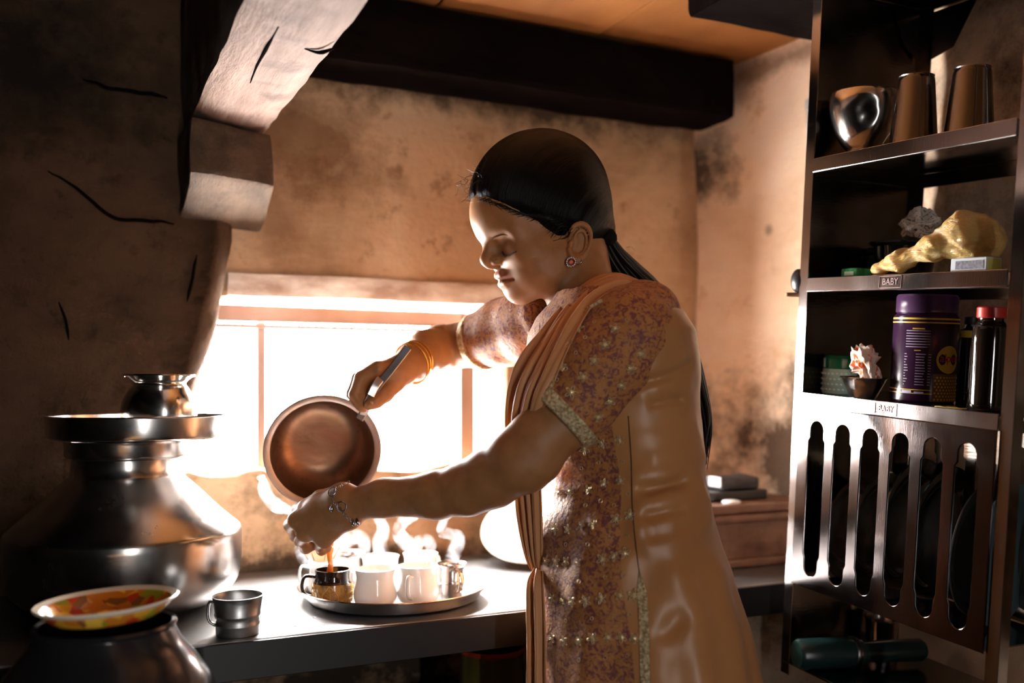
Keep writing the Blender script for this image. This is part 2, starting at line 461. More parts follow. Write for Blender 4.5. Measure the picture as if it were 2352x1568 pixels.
# ceiling of planks running towards the window wall
M_plank = mottled('orange ochre ceiling board', (0.22, 0.075, 0.012), (0.36, 0.135, 0.026), 5, 0.75, bmp=0.25, bscale=30, stretch=(1.5, 0.5, 1))
ce = quadbox('ceiling', LX-0.1, RW+0.1, FY-0.1, BW+0.1, CE+0.03, CE+0.12, M_dark)
xs = [LX, -1.25, -0.9, -0.55, -0.2, 0.16, 0.605, 0.94, RW+0.02]
for a, b in zip(xs[:-1], xs[1:]):
    pl = box('plank', a+0.003, b-0.003, FY, BW, CE+hashn(a)*0.004, CE+0.029, M_plank if a > 0.1 else M_soot, ce, bev=0.004)

# dark beam along the window wall
def beam(name, x0, x1, y0, y1, z0, z1, mat, amp, label, seed, n=40, rot=0.0):
    vs, fs = [], []
    ring = []
    m = 7
    for e in range(4):
        for k in range(m):
            f = k/m
            ring.append([(f, 0), (1, f), (1-f, 1), (0, 1-f)][e])
    L = len(ring)
    for i in range(n+1):
        t = i/n
        for (p, q) in ring:
            # round the arrises
            pp, qq = p-0.5, q-0.5
            s = 1-0.06*max(0, (abs(pp)+abs(qq))-0.78)/0.22
            pp *= s; qq *= s
            if x1-x0 >= y1-y0: vs.append((x0+(x1-x0)*t, y0+(y1-y0)*(pp+.5), z0+(z1-z0)*(qq+.5)))
            else: vs.append((x0+(x1-x0)*(pp+.5), y0+(y1-y0)*t, z0+(z1-z0)*(qq+.5)))
    vs = np.array(vs); vs += amp*np.stack([vnoise(vs, 7, seed+k) for k in range(3)], -1)+amp*0.4*np.stack([vnoise(vs, 25, seed+9+k) for k in range(3)], -1)
    for i in range(n):
        for k in range(L):
            l = (k+1) % L; fs.append((i*L+k, i*L+l, (i+1)*L+l, (i+1)*L+k))
    fs.append(tuple(range(L))[::-1]); fs.append(tuple(n*L+k for k in range(L)))
    bm = bmesh.new(); bv = [bm.verts.new(v) for v in vs]
    for f in fs: bm.faces.new([bv[i] for i in f])
    o = frombm(name, bm, mat); sharp(o, 40)
    return tag(o, label, 'beam')
M_brace = woodmat('grey brown hewn timber', (0.10, 0.06, 0.046), (0.215, 0.143, 0.115), (3, 0.5, 3), 0.85, 0.7)
M_corb = woodmat('dark hewn timber', (0.045, 0.026, 0.015), (0.10, 0.062, 0.038), (3, 0.5, 3), 0.85, 0.7)
beam('ceiling_beam', 0.318, RW-0.05, 1.60, 1.73, 1.70, CE-0.002, M_soot, 0.004, 'sooty black roof beam along the top of the window wall', 41, 50)
beam('ceiling_beam', 0.95, RW-0.005, 1.10, 1.34, 1.765, CE-0.002, M_soot, 0.003, 'black roof beam crossing the orange ceiling boards at top right', 47, 30)
br = beam('timber_brace', 0.182, 0.314, 0.62, 1.70, 1.572, CE-0.002, M_brace, 0.005, 'cracked grey brown timber coming overhead to the left wall', 53, 60)
bm = bmesh.new()
# corbel under the brace: a hewn block whose underside drops to the wall
pv = [(0.178, 1.535), (0.318, 1.60), (0.318, 1.72), (0.178, 1.72)]
top = 1.5665; bot = [1.474, 1.482, 1.418, 1.425]
low = [bm.verts.new((x, y, z)) for (x, y), z in zip(pv, bot)]; up = [bm.verts.new((x-0.004*(x > .3), y+(0.012 if y < 1.65 else 0), top)) for x, y in pv]
bm.faces.new(low); bm.faces.new(up)
for k in range(4): bm.faces.new((low[k], low[(k+1) % 4], up[(k+1) % 4], up[k]))
bmesh.ops.bevel(bm, geom=list(bm.edges), offset=0.008, segments=2, affect='EDGES', profile=0.6)
bmesh.ops.subdivide_edges(bm, edges=list(bm.edges), cuts=4, use_grid_fill=True)
for v in bm.verts: v.co += Vector([float(vnoise(np.array([v.co[:]]), 18, 60+k)[0])*0.004 for k in range(3)])
o = frombm('timber_corbel', bm, M_corb); sharp(o, 50); tag(o, 'squared timber corbel block under the overhead timber at the left wall', 'timber block')
# long splits in the brace underside
for nm, pts in (('crack', [PZ(640, 60, 1.5705), PZ(612, 110, 1.5705), PZ(590, 150, 1.5705), PZ(575, 190, 1.5705)]),
                ('crack', [PZ(770, 110, 1.5705), PZ(735, 120, 1.5705), PZ(700, 112, 1.5705)])):
    v, f = tube_data(spline(pts, 16), np.interp(np.linspace(0, 1, 16), [0, .4, 1], [.0012, .003, .0008]), 5); mesh(nm, v, f, M_cleft, br)

# lintel, window frame, shutters
M_lintel = mottled('flaking whitewashed lintel', (0.45, 0.32, 0.25), (0.92, 0.85, 0.78), 9, 0.9, bmp=0.5, bscale=30, stretch=(1, 1, 2.2), lohi=(0.35, 0.6))
o = beam('trim_1', 0.262, 0.805, 1.722, 1.80, 1.309, 1.351, M_lintel, 0.003, 'flaking whitewashed timber lintel above the window', 71, 40)
del o['category']; o['kind'] = 'structure'
M_frame = mottled('worn brown window wood', (0.15, 0.085, 0.065), (0.22, 0.135, 0.105), 8, 0.7)
M_shut = mottled('weathered pale shutter wood', (0.2, 0.13, 0.11), (0.3, 0.21, 0.18), 10, 0.8, stretch=(3, 3, 0.4))
wn = thing('window_1', None, None, (0, 0, 0)); wn['kind'] = 'structure'
def wpart(name, *a, mat=M_frame):
    return box(name, *a, mat, wn, bev=0.003)
FY0 = 1.80
wpart('top_rail', 0.19, 0.735, FY0, FY0+0.03, 1.271, 1.301)
wpart('lower_rail', 0.19, 0.735, FY0-0.004, FY0+0.02, 1.258, 1.266)
wpart('side_post', 0.725, 0.757, FY0, FY0+0.03, 1.0, 1.301)
for x in (0.325,): wpart('mullion', x, x+0.016, FY0, FY0+0.02, 1.0, 1.27, mat=M_shut)
for i in range(15):
    x = 0.20+i*0.034
    o = tube('window_bar', [(x, FY0+0.012, 1.0), (x, FY0+0.012, 1.27)], 0.0022, M_frame, wn, 6)
# an open shutter leaf of three boards outside, hinged on the right post
sh = thing('shutter', 'pale weathered plank shutter standing open outside the window', 'shutter', (0.752, FY0+0.055, 1.0), rz=math.radians(128))
for k in range(3):
    attach(box('board', 0.004+k*0.042, 0.043+k*0.042, -0.006, 0.006+0.003*(k % 2), 0.0, 0.27, M_shut, bev=0.002), sh)
for z in (0.05, 0.2): attach(box('batten', 0.004, 0.128, 0.0065, 0.016, z, z+0.03, M_shut, bev=0.002), sh)
# ------------------------------------------------------------------ materials for the things
def steelmat(name, col=(0.60, 0.58, 0.56), rough=0.2, brushed=None, bs=0.08):
    m, t, b = nt(name)
    b.inputs['Metallic'].default_value = 1.0; b.inputs['Base Color'].default_value = (*col, 1)
    n = noise(t, 12, 5, 0.6); r = ramp(t, n, [(0.3, (rough*0.75,)*3), (0.75, (rough*1.5,)*3)])
    t.links.new(r.outputs[0], b.inputs['Roughness'])
    bump(t, b, noise(t, 60, 3, 0.5, stretch=brushed), bs, 0.001)
    return m
M_steel = steelmat('polished steel', rough=0.16)
M_steel_soft = steelmat('brushed steel', (0.50, 0.48, 0.47), 0.20, (1, 1, 12), 0.03)
M_alu = steelmat('dull aluminium', (0.44, 0.43, 0.42), 0.20, (1, 1, 8), 0.03)
M_dksteel = steelmat('darkened steel', (0.22, 0.21, 0.21), 0.3)
M_black = mottled('polished black stone', (0.006, 0.006, 0.007), (0.016, 0.015, 0.016), 20, 0.42, spec=1.0, rvar=0.06, bmp=0.06, bscale=30, bdist=0.002)
M_black.node_tree.nodes['Principled BSDF'].inputs['IOR'].default_value = 2.0
M_masonry = plaster('crumbling grey masonry', (0.34, 0.27, 0.20), (0.25, 0.19, 0.135), (0.10, 0.07, 0.05), scale=9, bm_=1.0)
M_black_paint = plain('black metal', (0.012, 0.012, 0.013), 0.35)
M_blackpot = plain('black lacquered metal', (0.012, 0.012, 0.014), 0.18, spec=0.7)
M_ceramic = plain('white glazed ceramic', (0.82, 0.81, 0.79), 0.12, spec=0.6)
M_tea = plain('milky tea', (0.50, 0.22, 0.07), 0.1, **{'Transmission_Weight': 0.0})
M_stone = mottled('rough stone', (0.06, 0.05, 0.045), (0.12, 0.1, 0.09), 6, 0.9, bmp=0.5)

def pot_profile(rows, s, z0=None):      # rows of (radius px, row px) -> metres
    return [(max(r, 0)*s, EYE-(y-HY)*s) for r, y in rows]
def shell(outer, t=0.0012):             # thin walled vessel from an outer profile running bottom centre -> rim
    o = np.array(outer, float); d = np.gradient(o, axis=0); n = np.stack([-d[:, 1], d[:, 0]], -1)
    n /= np.linalg.norm(n, axis=1)[:, None]+1e-9
    inn = o+n*t; inn[:, 0] = np.maximum(inn[:, 0], 0)
    inn[0, 0] = 0
    return [tuple(x) for x in o]+[tuple(x) for x in inn[::-1]]
def smoothprof(rows, n=40): return [tuple(x) for x in spline(rows, n)]

# ------------------------------------------------------------------ counter
ct = thing('kitchen_counter', 'polished black stone counter running under the window', 'counter', (0.2, 1.5, 0))
CZ = 0.827
o = box('slab', -1.25, RW-0.006, 1.268, 1.727, CZ-0.048, CZ, M_black, ct, bev=0.003)
box('dark_front_strip', -1.25, RW-0.006, 1.262, 1.2679, CZ-0.050, CZ-0.0015, plain('matte black strip', (0.006, 0.005, 0.006), 0.5, spec=0.3), ct, bev=0.001)  # matte black strip added so the slab's front face stays dark
box('pier', 1.00, RW-0.02, 1.29, 1.70, 0.0, CZ-0.048, M_masonry, ct, bev=0.01)
box('pier', -0.60, -0.45, 1.30, 1.70, 0.0, CZ-0.048, M_masonry, ct, bev=0.01)
box('lower_shelf', -0.449, 0.999, 1.33, 1.70, 0.56, 0.60, M_black, ct, bev=0.004)
# water drops on the slab
ps = []
for k in range(26):
    a = PZ(random.Random(k).uniform(655, 800), random.Random(k+90).uniform(1400, 1445), CZ)
    r = 0.0012+0.0022*hashn('d', k)
    prof = [(r, 0), (r*0.8, r*0.35), (r*0.4, r*0.5), (0, r*0.52)]
    ps.append(lathe_data(prof, 8, (a[0], a[1], CZ-0.0002)))
v, f = join_data(ps); o = mesh('water_drops', v, f, plain('water', (0.9, 0.95, 1), 0.03, Transmission_Weight=1.0, IOR=1.33)); tag(o, 'scattered water drops on the black counter before the tray', 'water', kind='stuff')

# ------------------------------------------------------------------ big water pot, its lid plate, the small pot on top
Yp = 1.419; s = Yp/FPX; c = P(290, 890, Yp); cxy = (c[0], c[1])
pt = thing('water_pot', 'large steel water pot with conical shoulder on the counter at left', 'pot', (c[0], c[1], CZ))
rows = [(0, 1394), (110, 1394), (165, 1390), (215, 1370), (246, 1335), (255, 1290), (256, 1222), (252, 1212), (205, 1170), (160, 1125), (124, 1092)]
pr = [(r*s, (EYE-(y-HY)*s)-CZ) for r, y in rows]
pr[0] = (0, 0.001); pr[1] = (110*s, 0.001)
pp = pr[:2]+smoothprof(pr[1:7], 24)[1:]+smoothprof(pr[6:8], 3)[1:]+pr[8:]
body = attach(lathe('body', pp, M_alu, None, 72), pt)
nk = [(124, 1092), (119, 1085), (117, 1060), (118, 1051), (128, 1047), (131, 1042), (131, 1018), (134, 1010), (130, 1010), (127, 1016), (127, 1040), (112, 1050), (112, 1085)]
attach(lathe('neck', [(r*s, (EYE-(y-HY)*s)-CZ) for r, y in nk], M_steel_soft, None, 72), pt)
zr = EYE-(1008-HY)*s
pl = thing('steel_plate', 'straight sided steel plate lying as a lid on the large water pot', 'plate', (c[0]+0.018, c[1], zr+0.0015))
pf = [(0, 0), (186*s, 0), (194*s, 4*s), (196*s, 10*s), (199*s, 50*s), (200.5*s, 51*s)]
attach(lathe('dish', shell(pf, 0.0012), M_steel_soft, None, 72), pl)
attach(lathe('rim', [(199.5*s, 49*s), (201.5*s, 50.5*s), (199.5*s, 52*s), (197.5*s, 50.5*s), (199.5*s, 49*s)], M_steel, None, 72), pl)
c2 = P(366, 890, Yp-0.01)
lt = thing('small_pot', 'small dented round steel pot standing on the plate over the water pot', 'pot', (c2[0], c2[1], zr+0.0032))
rows = [(0, 0), (48, 0), (68, 10), (81, 32), (84, 58), (78, 88), (66, 108), (59, 118), (58, 124), (63, 131), (74, 139), (77, 141)]
o = attach(lathe('body', shell(rows[:2][:1] and [(r*s, z*s) for r, z in rows[:2]]+smoothprof([(r*s, z*s) for r, z in rows[1:]], 34)[1:], 0.001), M_steel, None, 64), lt)
for vv in o.data.vertices:
    n_ = float(vnoise(np.array([[vv.co.x, vv.co.y, vv.co.z]]), 38, 5)[0]); k = 1+0.035*n_*(0 if vv.co.z < 0.004 or vv.co.z > 0.07 else 1); vv.co.x *= k; vv.co.y *= k
attach(lathe('lip', [(76*s, 138*s), (79*s, 140*s), (78*s, 143*s), (75*s, 142*s), (76*s, 138*s)], M_steel, None, 48), lt)

# ------------------------------------------------------------------ steel mug on the counter
def handle_path(r, z0, z1, out, ang, n=14, z_out=None):
    pts = [(r*0.97, z1), (r+out*0.75, z1+0.001), (r+out, (z0*0.4+z1*0.6)), (r+out*0.8, z0+(z1-z0)*0.2), (r*0.98, z0)]
    p = spline(pts, n); return [(a*math.cos(ang), a*math.sin(ang), z) for a, z in p]
Ym = 1.27; s = Ym/FPX; a = P(546, 890, Ym)
mg = thing('steel_mug', 'dull ringed steel mug standing alone on the counter edge', 'mug', (a[0], a[1], CZ))
rows = [(0, 0), (47, 0), (48.5, 2), (49, 20), (50.3, 22), (50.3, 26), (49.3, 28), (50.5, 42), (52, 44), (52, 48), (51, 50), (56, 84), (57.5, 88)]
attach(lathe('cup', shell([(r*s, z*s+0.0004) for r, z in rows], 0.0012), steelmat('worn steel', (0.36, 0.36, 0.36), 0.36, (1, 1, 4), 0.25), None, 48), mg)
ang = math.radians(180+25+8)      # room angle of picture left
LEFT = math.atan2(-RT[1], -RT[0]); TOCAM = math.atan2(-FW[1], -FW[0]); RIGHT = math.atan2(RT[1], RT[0])
p = handle_path(50*s, 22*s, 74*s, 16*s, LEFT+0.2)
attach(tube('handle', p, 0.0042, M_dksteel, None, 8, True, 0.5), mg)

# ------------------------------------------------------------------ tray and cups
Yt = 1.489; a = P(905, 890, Yt); s = Yt/FPX
tr = thing('serving_tray', 'round steel serving tray full of tea cups on the counter', 'tray', (a[0], a[1], CZ))
pf = [(0, 0.0006), (0.122, 0.0006), (0.129, 0.0025), (0.1335, 0.008), (0.1405, 0.0185), (0.1445, 0.0215)]
attach(lathe('dish', shell(pf[:2]+smoothprof(pf[1:], 14)[1:], 0.0010), steelmat('tray steel', (0.62, 0.6, 0.6), 0.19), None, 96), tr)
attach(lathe('rim', [(0.1440, 0.0205), (0.1462, 0.0217), (0.1450, 0.0230), (0.1432, 0.0222), (0.1440, 0.0205)], M_steel, None, 96), tr)
TZ = CZ+0.0018
def cup_profile(rt, h, kind):
    if kind == 'pot':      # waisted belly cup
        return [(0, 0.0), (rt*0.72, 0.0), (rt*0.80, 0.0015), (rt*0.98, h*0.14), (rt*1.05, h*0.32), (rt*1.0, h*0.52), (rt*0.925, h*0.70), (rt*0.93, h*0.84), (rt*1.0, h)]
    if kind == 'mug': return [(0, 0), (rt*0.88, 0), (rt*1.0, 0.002), (rt*1.09, h*0.18), (rt*1.12, h*0.40), (rt*1.08, h*0.62), (rt*1.0, h*0.70), (rt*0.97, h*0.82), (rt*1.0, h)]
    if kind == 'steel': return [(0, 0), (rt*0.80, 0), (rt*0.84, 0.0012), (rt*0.85, h*0.4), (rt*0.87, h*0.42), (rt*0.87, h*0.46), (rt*0.85, h*0.48), (rt*0.86, h*0.88), (rt*0.94, h*0.96), (rt*1.08, h)]
def cup(name, label, px, Y, rt, h, kind, mat, hang=None, hmat=None, tea=True, group=None, thick=0.0025, flat=0.6, hr=0.0035, out=0.014):
    a = P(px, 890, Y)
    t = thing(name, label, 'cup' if name != 'carved_mug' else 'mug', (a[0], a[1], TZ), group)
    pr = cup_profile(rt, h, kind); pp = pr[:2]+smoothprof(pr[1:], 26)[1:]
    attach(lathe('cup_body', shell(pp, thick), mat, None, 48, smooth_deg=60), t)
    if hang is not None:
        p = handle_path(rt*0.97, h*0.22, h*0.80, out, hang)
        attach(tube('handle', p, hr, hmat or mat, None, 8, True, flat), t)
    if tea:
        zz = h*0.82; r_ = rt*0.90 if kind != 'steel' else rt*0.82
        attach(lathe('tea', [(0, zz), (r_*0.97, zz), (r_*0.985, zz+0.0006)], M_tea, None, 32), t)
    return t
M_mugglaze = plain('dark brown black glaze', (0.018, 0.010, 0.008), 0.1, spec=0.7)
mugm = cup('carved_mug', 'black and ochre carved mug with a leaf, being filled with tea', 764, 1.43, 0.0262, 0.053, 'mug', M_mugglaze, LEFT+0.15, tea=False, out=0.019, hr=0.0045)
attach(lathe('tea', [(0, 0.030), (0.0245, 0.030)], M_tea, None, 32), mugm)
# carved ochre band with a leaf in relief and a fret pattern
M_ochre = mottled('ochre glaze', (0.10, 0.045, 0.012), (0.42, 0.22, 0.05), 60, 0.16, lohi=(0.35, 0.55))
M_ochre2 = plain('light ochre glaze', (0.50, 0.28, 0.075), 0.2)
def mug_r(z):
    pr = smoothprof(cup_profile(0.0262, 0.053, 'mug')[1:], 60)
    return float(np.interp(z, [q[1] for q in pr], [q[0] for q in pr]))
zz = np.linspace(0.003, 0.034, 12)
attach(lathe('ochre_band', [(mug_r(z)+0.0003, z) for z in zz], M_ochre, None, 64), mugm)
def on_mug(a, z, lift=0.0008): r = mug_r(z)+lift; return (r*math.cos(a), r*math.sin(a), z)
lf = []
A0 = TOCAM+0.05
def leaf_edge(sg, n=14): return [on_mug(A0+sg*0.40*math.sin(math.pi*min(1, (i/(n-1))**0.8)), 0.002+0.031*i/(n-1), 0.0013) for i in range(n)]
lf.append(tube_data(leaf_edge(1), 0.001, 5)); lf.append(tube_data(leaf_edge(-1), 0.001, 5))
lf.append(tube_data([on_mug(A0, 0.002+0.031*i/9, 0.001) for i in range(10)], 0.0007, 5))
for k in range(5):
    z0 = 0.005+k*0.005
    for sg in (-1, 1): lf.append(tube_data([on_mug(A0+sg*0.30*t*(1-k*0.12), z0+0.005*t, 0.001) for t in (0, .33, .66, 1)], 0.0005, 4))
v, f = join_data(lf); attach(mesh('leaf', v, f, M_ochre2), mugm)
fr = []
for i in range(26):
    aa = A0+0.55+i*(2*math.pi-1.1)/26
    for j in range(3):
        z = 0.005+j*0.0095; w_ = 0.085
        pts = [(aa, z), (aa, z+0.0065), (aa+w_, z+0.0065), (aa+w_, z+0.002), (aa+w_*.5, z+0.002), (aa+w_*.5, z+0.0045)]
        if (i+j) % 2: pts = [(2*aa+w_-p, q) for p, q in pts]
        fr.append(tube_data([on_mug(p, q, 0.0006) for p, q in pts], 0.00055, 4))
v, f = join_data(fr); o = attach(mesh('fret_pattern', v, f, M_ochre2), mugm); o['kind'] = 'stuff'
cup('tea_cup', 'white belly shaped tea cup at the tray front beside the carved mug', 862, 1.42, 0.0302, 0.056, 'pot', M_ceramic, -LEFT*0+TOCAM+math.pi*0.95, group='white tea cups on the tray')
cupB = cup('tea_cup', 'white tea cup at the tray front with its handle turned to the viewer', 960, 1.437, 0.0300, 0.0575, 'pot', M_ceramic, TOCAM-0.25, group='white tea cups on the tray', flat=0.55)
cup('tea_cup', 'white tea cup farthest back on the tray beneath the rising steam', 966, 1.565, 0.0285, 0.054, 'pot', M_ceramic, TOCAM+2.4, group='white tea cups on the tray')
cup('tea_cup', 'white tea cup standing directly behind the front belly shaped cup', 874, 1.535, 0.0300, 0.055, 'pot', M_ceramic, TOCAM+2.8, group='white tea cups on the tray')
cup('tea_cup', 'white tea cup at the tray left with handle peeping out behind the carved mug', 752, 1.505, 0.0300, 0.052, 'pot', M_ceramic, LEFT-0.1, group='white tea cups on the tray', out=0.016)
cup('steel_cup', 'small steel cup with strap handle at the right end of the tray', 1036, 1.483, 0.0225, 0.052, 'steel', M_steel_soft, TOCAM+0.55, hmat=M_steel, thick=0.001, flat=0.35, hr=0.005, out=0.012)
cup('steel_cup', 'small steel cup at the back left of the tray under the steam', 797, 1.578, 0.0270, 0.052, 'steel', M_steel_soft, TOCAM+3.0, hmat=M_steel, thick=0.001, flat=0.35, hr=0.005, out=0.012)

# tea stream from the strainer into the carved mug
a = P(757, 1244, 1.428); b = P(759, 890, 1.43)
n = 24; t = np.linspace(0, 1, n); zt = a[2]+(TZ+0.0302-a[2])*t
path = [(a[0]+(b[0]-a[0])*x+0.0006*math.sin(x*15), a[1]+(b[1]-a[1])*x, z) for x, z in zip(t, zt)]
o = tube('tea_stream', path, 0.0038+0.0016*np.sin(t*9+1)*0.5+0.0012*(1-t), plain('pouring tea', (0.85, 0.36, 0.08), 0.08, Transmission_Weight=0.35, Subsurface_Weight=0.6, Subsurface_Scale=0.01), None, 10)
tag(o, 'orange brown stream of tea pouring into the carved mug', 'tea')

# ------------------------------------------------------------------ foreground vessel with painted plate (left corner)
Yf = 1.05; s = Yf/FPX; a = P(243, 890, Yf)
vz = 0.52
st = box('stone_block', a[0]-0.13, a[0]+0.13, a[1]-0.125, a[1]+0.118, 0.0, vz, M_stone, bev=0.008); tag(st, 'rough stone block under the black vessel in the left foreground', 'stone block')
vs_ = thing('black_vessel', 'black glossy water vessel in the left foreground under the painted plate', 'vessel', (a[0], a[1], vz))
zt_ = EYE-(1438-HY)*s-vz
pr = [(0, 0.001), (0.095, 0.001), (0.112, 0.02), (0.118, 0.10), (0.119, zt_-0.11), (0.114, zt_-0.07), (0.098, zt_-0.043), (0.080, zt_-0.02), (0.072, zt_-0.004), (0.071, zt_)]
attach(lathe('body', pr[:2]+smoothprof(pr[1:], 40)[1:], M_blackpot, None, 64), vs_)
attach(lathe('mouth', [(0.071, zt_-0.002), (0.0735, zt_+0.002), (0.0715, zt_+0.005), (0.068, zt_+0.003), (0.071, zt_-0.002)], M_blackpot, None, 48), vs_)
m, t_, b_ = nt('painted melamine')
vn = nd(t_, 'ShaderNodeTexVoronoi', i_Scale=75.0); tc = t_.nodes.new('ShaderNodeTexCoord'); t_.links.new(tc.outputs['Object'], vn.inputs['Vector'])
sp = t_.nodes.new('ShaderNodeSeparateColor'); t_.links.new(vn.outputs['Color'], sp.inputs[0])
r_ = ramp(t_, sp.outputs[0], [(0.0, (0.62, 0.20, 0.02)), (0.30, (0.75, 0.38, 0.03)), (0.48, (0.30, 0.34, 0.03)), (0.62, (0.55, 0.06, 0.02)), (0.76, (0.85, 0.50, 0.06)), (0.9, (0.25, 0.10, 0.03))], 'CONSTANT')
t_.links.new(r_.outputs[0], b_.inputs['Base Color']); b_.inputs['Roughness'].default_value = 0.15
M_paint = m
M_cream = plain('cream glazed rim', (0.80, 0.74, 0.62), 0.12)
pp_ = thing('painted_plate', 'cream rimmed plate painted orange and green in the left foreground', 'plate', (a[0]+0.002, a[1], vz+zt_+0.0052))
pf = [(0, 0.0), (0.05, 0.0), (0.060, 0.003), (0.070, 0.012), (0.0735, 0.017)]
attach(lathe('painted_dish', shell(pf[:2]+smoothprof(pf[1:], 12)[1:], 0.002), M_paint, None, 64), pp_)
attach(lathe('rim', [(0.0725, 0.0155), (0.0790, 0.0195), (0.0795, 0.0215), (0.0785, 0.0220), (0.0715, 0.0185), (0.0725, 0.0155)], M_cream, None, 64), pp_)
pp_.rotation_euler = (math.radians(-1.0), math.radians(-3.0), 0); pp_.location.z += 0.0035; pp_.scale = (0.93, 0.93, 0.93)

# ------------------------------------------------------------------ chest on the counter at right, and what lies on it
M_cwood = woodmat('reddish brown painted wood', (0.15, 0.075, 0.05), (0.24, 0.125, 0.085), (0.6, 3, 3), 0.38, 0.15)
chx0, chx1, chy0, chy1 = 0.98, RW-0.02, 1.404, 1.70
chs = thing('wooden_chest', 'low moulded brown wooden chest on the counter behind the woman', 'chest', ((chx0+chx1)/2, 1.55, CZ))
def cpart(nm, z0, z1, o_, bev): return box(nm, chx0-o_, chx1, chy0-o_, chy1, z0, z1, M_cwood, chs, bev=bev, smooth=False)
cpart('base_moulding', CZ+0.0005, CZ+0.016, 0.010, 0.005); cpart('panel', CZ+0.016, CZ+0.080, 0.0, 0.001)
cpart('moulding', CZ+0.080, CZ+0.096, 0.011, 0.007); cpart('lid', CZ+0.0975, CZ+0.113, 0.007, 0.003)
zl = CZ+0.113
a = PZ(1668, 1156, zl+0.0); 
q = thing('black_box', 'flat black box lying on the wooden chest', 'box', (0, 0, 0))
cx_, cy_ = PV(1672, 1140, 1.49)[:2]
box('lower_box', cx_-0.075, cx_+0.062, 1.45, 1.53, zl+0.0005, zl+0.018, M_black_paint, q, bev=0.003)
q2 = thing('dark_pouch', 'dark grey pouch with pale edge on top of the flat black box', 'pouch', (0, 0, 0))
bm = bmesh.new(); box_bm(bm, cx_-0.035, cx_+0.052, 1.46, 1.52, zl+0.0188, zl+0.046, 0.006, 3)
bmesh.ops.subdivide_edges(bm, edges=list(bm.edges), cuts=2, use_grid_fill=True)
for v_ in bm.verts:
    if v_.co.z > zl+0.03: v_.co.z += 0.006*float(vnoise(np.array([v_.co[:]]), 30, 3)[0])-0.004
frombm('pouch_body', bm, mottled('charcoal cloth', (0.02, 0.02, 0.024), (0.06, 0.06, 0.07), 30, 0.5), q2)
box('pale_edge', cx_-0.0385, cx_-0.0352, 1.462, 1.50, zl+0.024, zl+0.044, plain('pale plastic', (0.5, 0.52, 0.56), 0.3), q2, bev=0.0012)
a = PV(1680, 1157, 1.425); o = lathe('white_lid', [(0, 0.0), (0.0165, 0.0), (0.0178, 0.002), (0.0165, 0.0045), (0.012, 0.006), (0, 0.0065)], M_ceramic, None, 32, (a[0], a[1], zl+0.0004)); tag(o, 'small round white lid at the front edge of the chest', 'saucer')  # this white disc is a small lid lying loose

# plate tilted to catch window light, put in for the bright patch beyond her
pw = thing('enamel_plate', 'white enamel plate propped slantwise on a black iron block beyond the woman', 'plate', (0.80, 1.605, CZ+0.0625))
pf = [(0, 0.0), (0.072, 0.0), (0.085, 0.004), (0.100, 0.008), (0.103, 0.0083)]
attach(lathe('dish', shell(pf, 0.0016), M_ceramic, None, 64), pw)
attach(lathe('rolled_edge', [(0.102, 0.0070), (0.105, 0.0085), (0.1035, 0.0105), (0.1010, 0.0097), (0.102, 0.0070)], M_cream, None, 64), pw)
pw.rotation_euler = Vector((-0.36, -0.40, 0.84)).to_track_quat('Z', 'Y').to_euler()
ib = box('iron_block', 0.835, 0.955, 1.625, 1.722, CZ+0.0003, CZ+0.078, plain('black iron', (0.008, 0.008, 0.008), 0.55), bev=0.004); tag(ib, 'squat black iron block standing against the wall under the propped enamel plate', 'iron block')

# pot with red rim on the shelf below the counter
a = P(1130, 890, 1.56)
rp = thing('lidded_pot', 'dark pot with a red rim on the shelf under the counter', 'pot', (a[0], a[1], 0.6005))
hz = 0.128
pr = [(0, 0), (0.040, 0), (0.050, 0.012), (0.053, 0.05), (0.051, hz-0.01), (0.050, hz)]
attach(lathe('body', shell(pr[:2]+smoothprof(pr[1:], 20)[1:], 0.002), plain('olive brown enamel', (0.10, 0.085, 0.02), 0.3), None, 48), rp)
attach(lathe('rim', [(0.0495, hz-0.004), (0.054, hz), (0.0535, hz+0.006), (0.0490, hz+0.005), (0.0495, hz-0.004)], plain('red enamel', (0.45, 0.05, 0.02), 0.3), None, 48), rp)
# ------------------------------------------------------------------ steel kitchen rack hung a little askew on the right wall
RKO = Vector((1.043, 1.168, EYE)); RKR = Matrix.Rotation(math.radians(4.1), 3, 'X')
RKI = RKR.inverted()
RD, RWD = 0.232, 0.350
def rw(p): return RKO+RKR@Vector(p)
def rl(px, py, xl):                 # picture position on the rack's depth plane -> rack coordinates (the tilt leaves x alone)
    return RKI@(Vector(PU(px, py, RKO.x+xl))-RKO)
def depth_at(px, xl): return (RKO.x+xl)/_dir(px)[0]
M_rack = steelmat('rack steel', (0.42, 0.40, 0.40), 0.11, (1, 14, 1), 0.05)
M_panel = steelmat('slot panel steel', (0.13, 0.115, 0.115), 0.10, (1, 14, 1), 0.05)
M_tumb = steelmat('dark tumbler steel', (0.17, 0.16, 0.16), 0.15, (1, 1, 12), 0.03)
M_rside = steelmat('rack side steel', (0.26, 0.24, 0.22), 0.15, (1, 1, 6), 0.12)
rk = thing('dish_rack', 'steel kitchen rack with shelves and plate slots on the right wall', 'rack', RKO); rk.rotation_euler = (math.radians(4.1), 0, 0)
def rbox(nm, *a, mat=M_rack, bev=0.0015, par=rk): return attach(box(nm, *a, mat, None, bev), par)
ZT, ZB = 0.635, -0.455
SH = [0.350, 0.169, -0.007]          # tops of the shelf lips
def lshape(nm, y0, y1, x0, x1, wing):      # angle iron posts
    bm = bmesh.new()
    box_bm(bm, x0, x1, y0, y0+0.0015 if wing < 0 else y1, ZB, ZT, 0.0004, 1)
    return bm
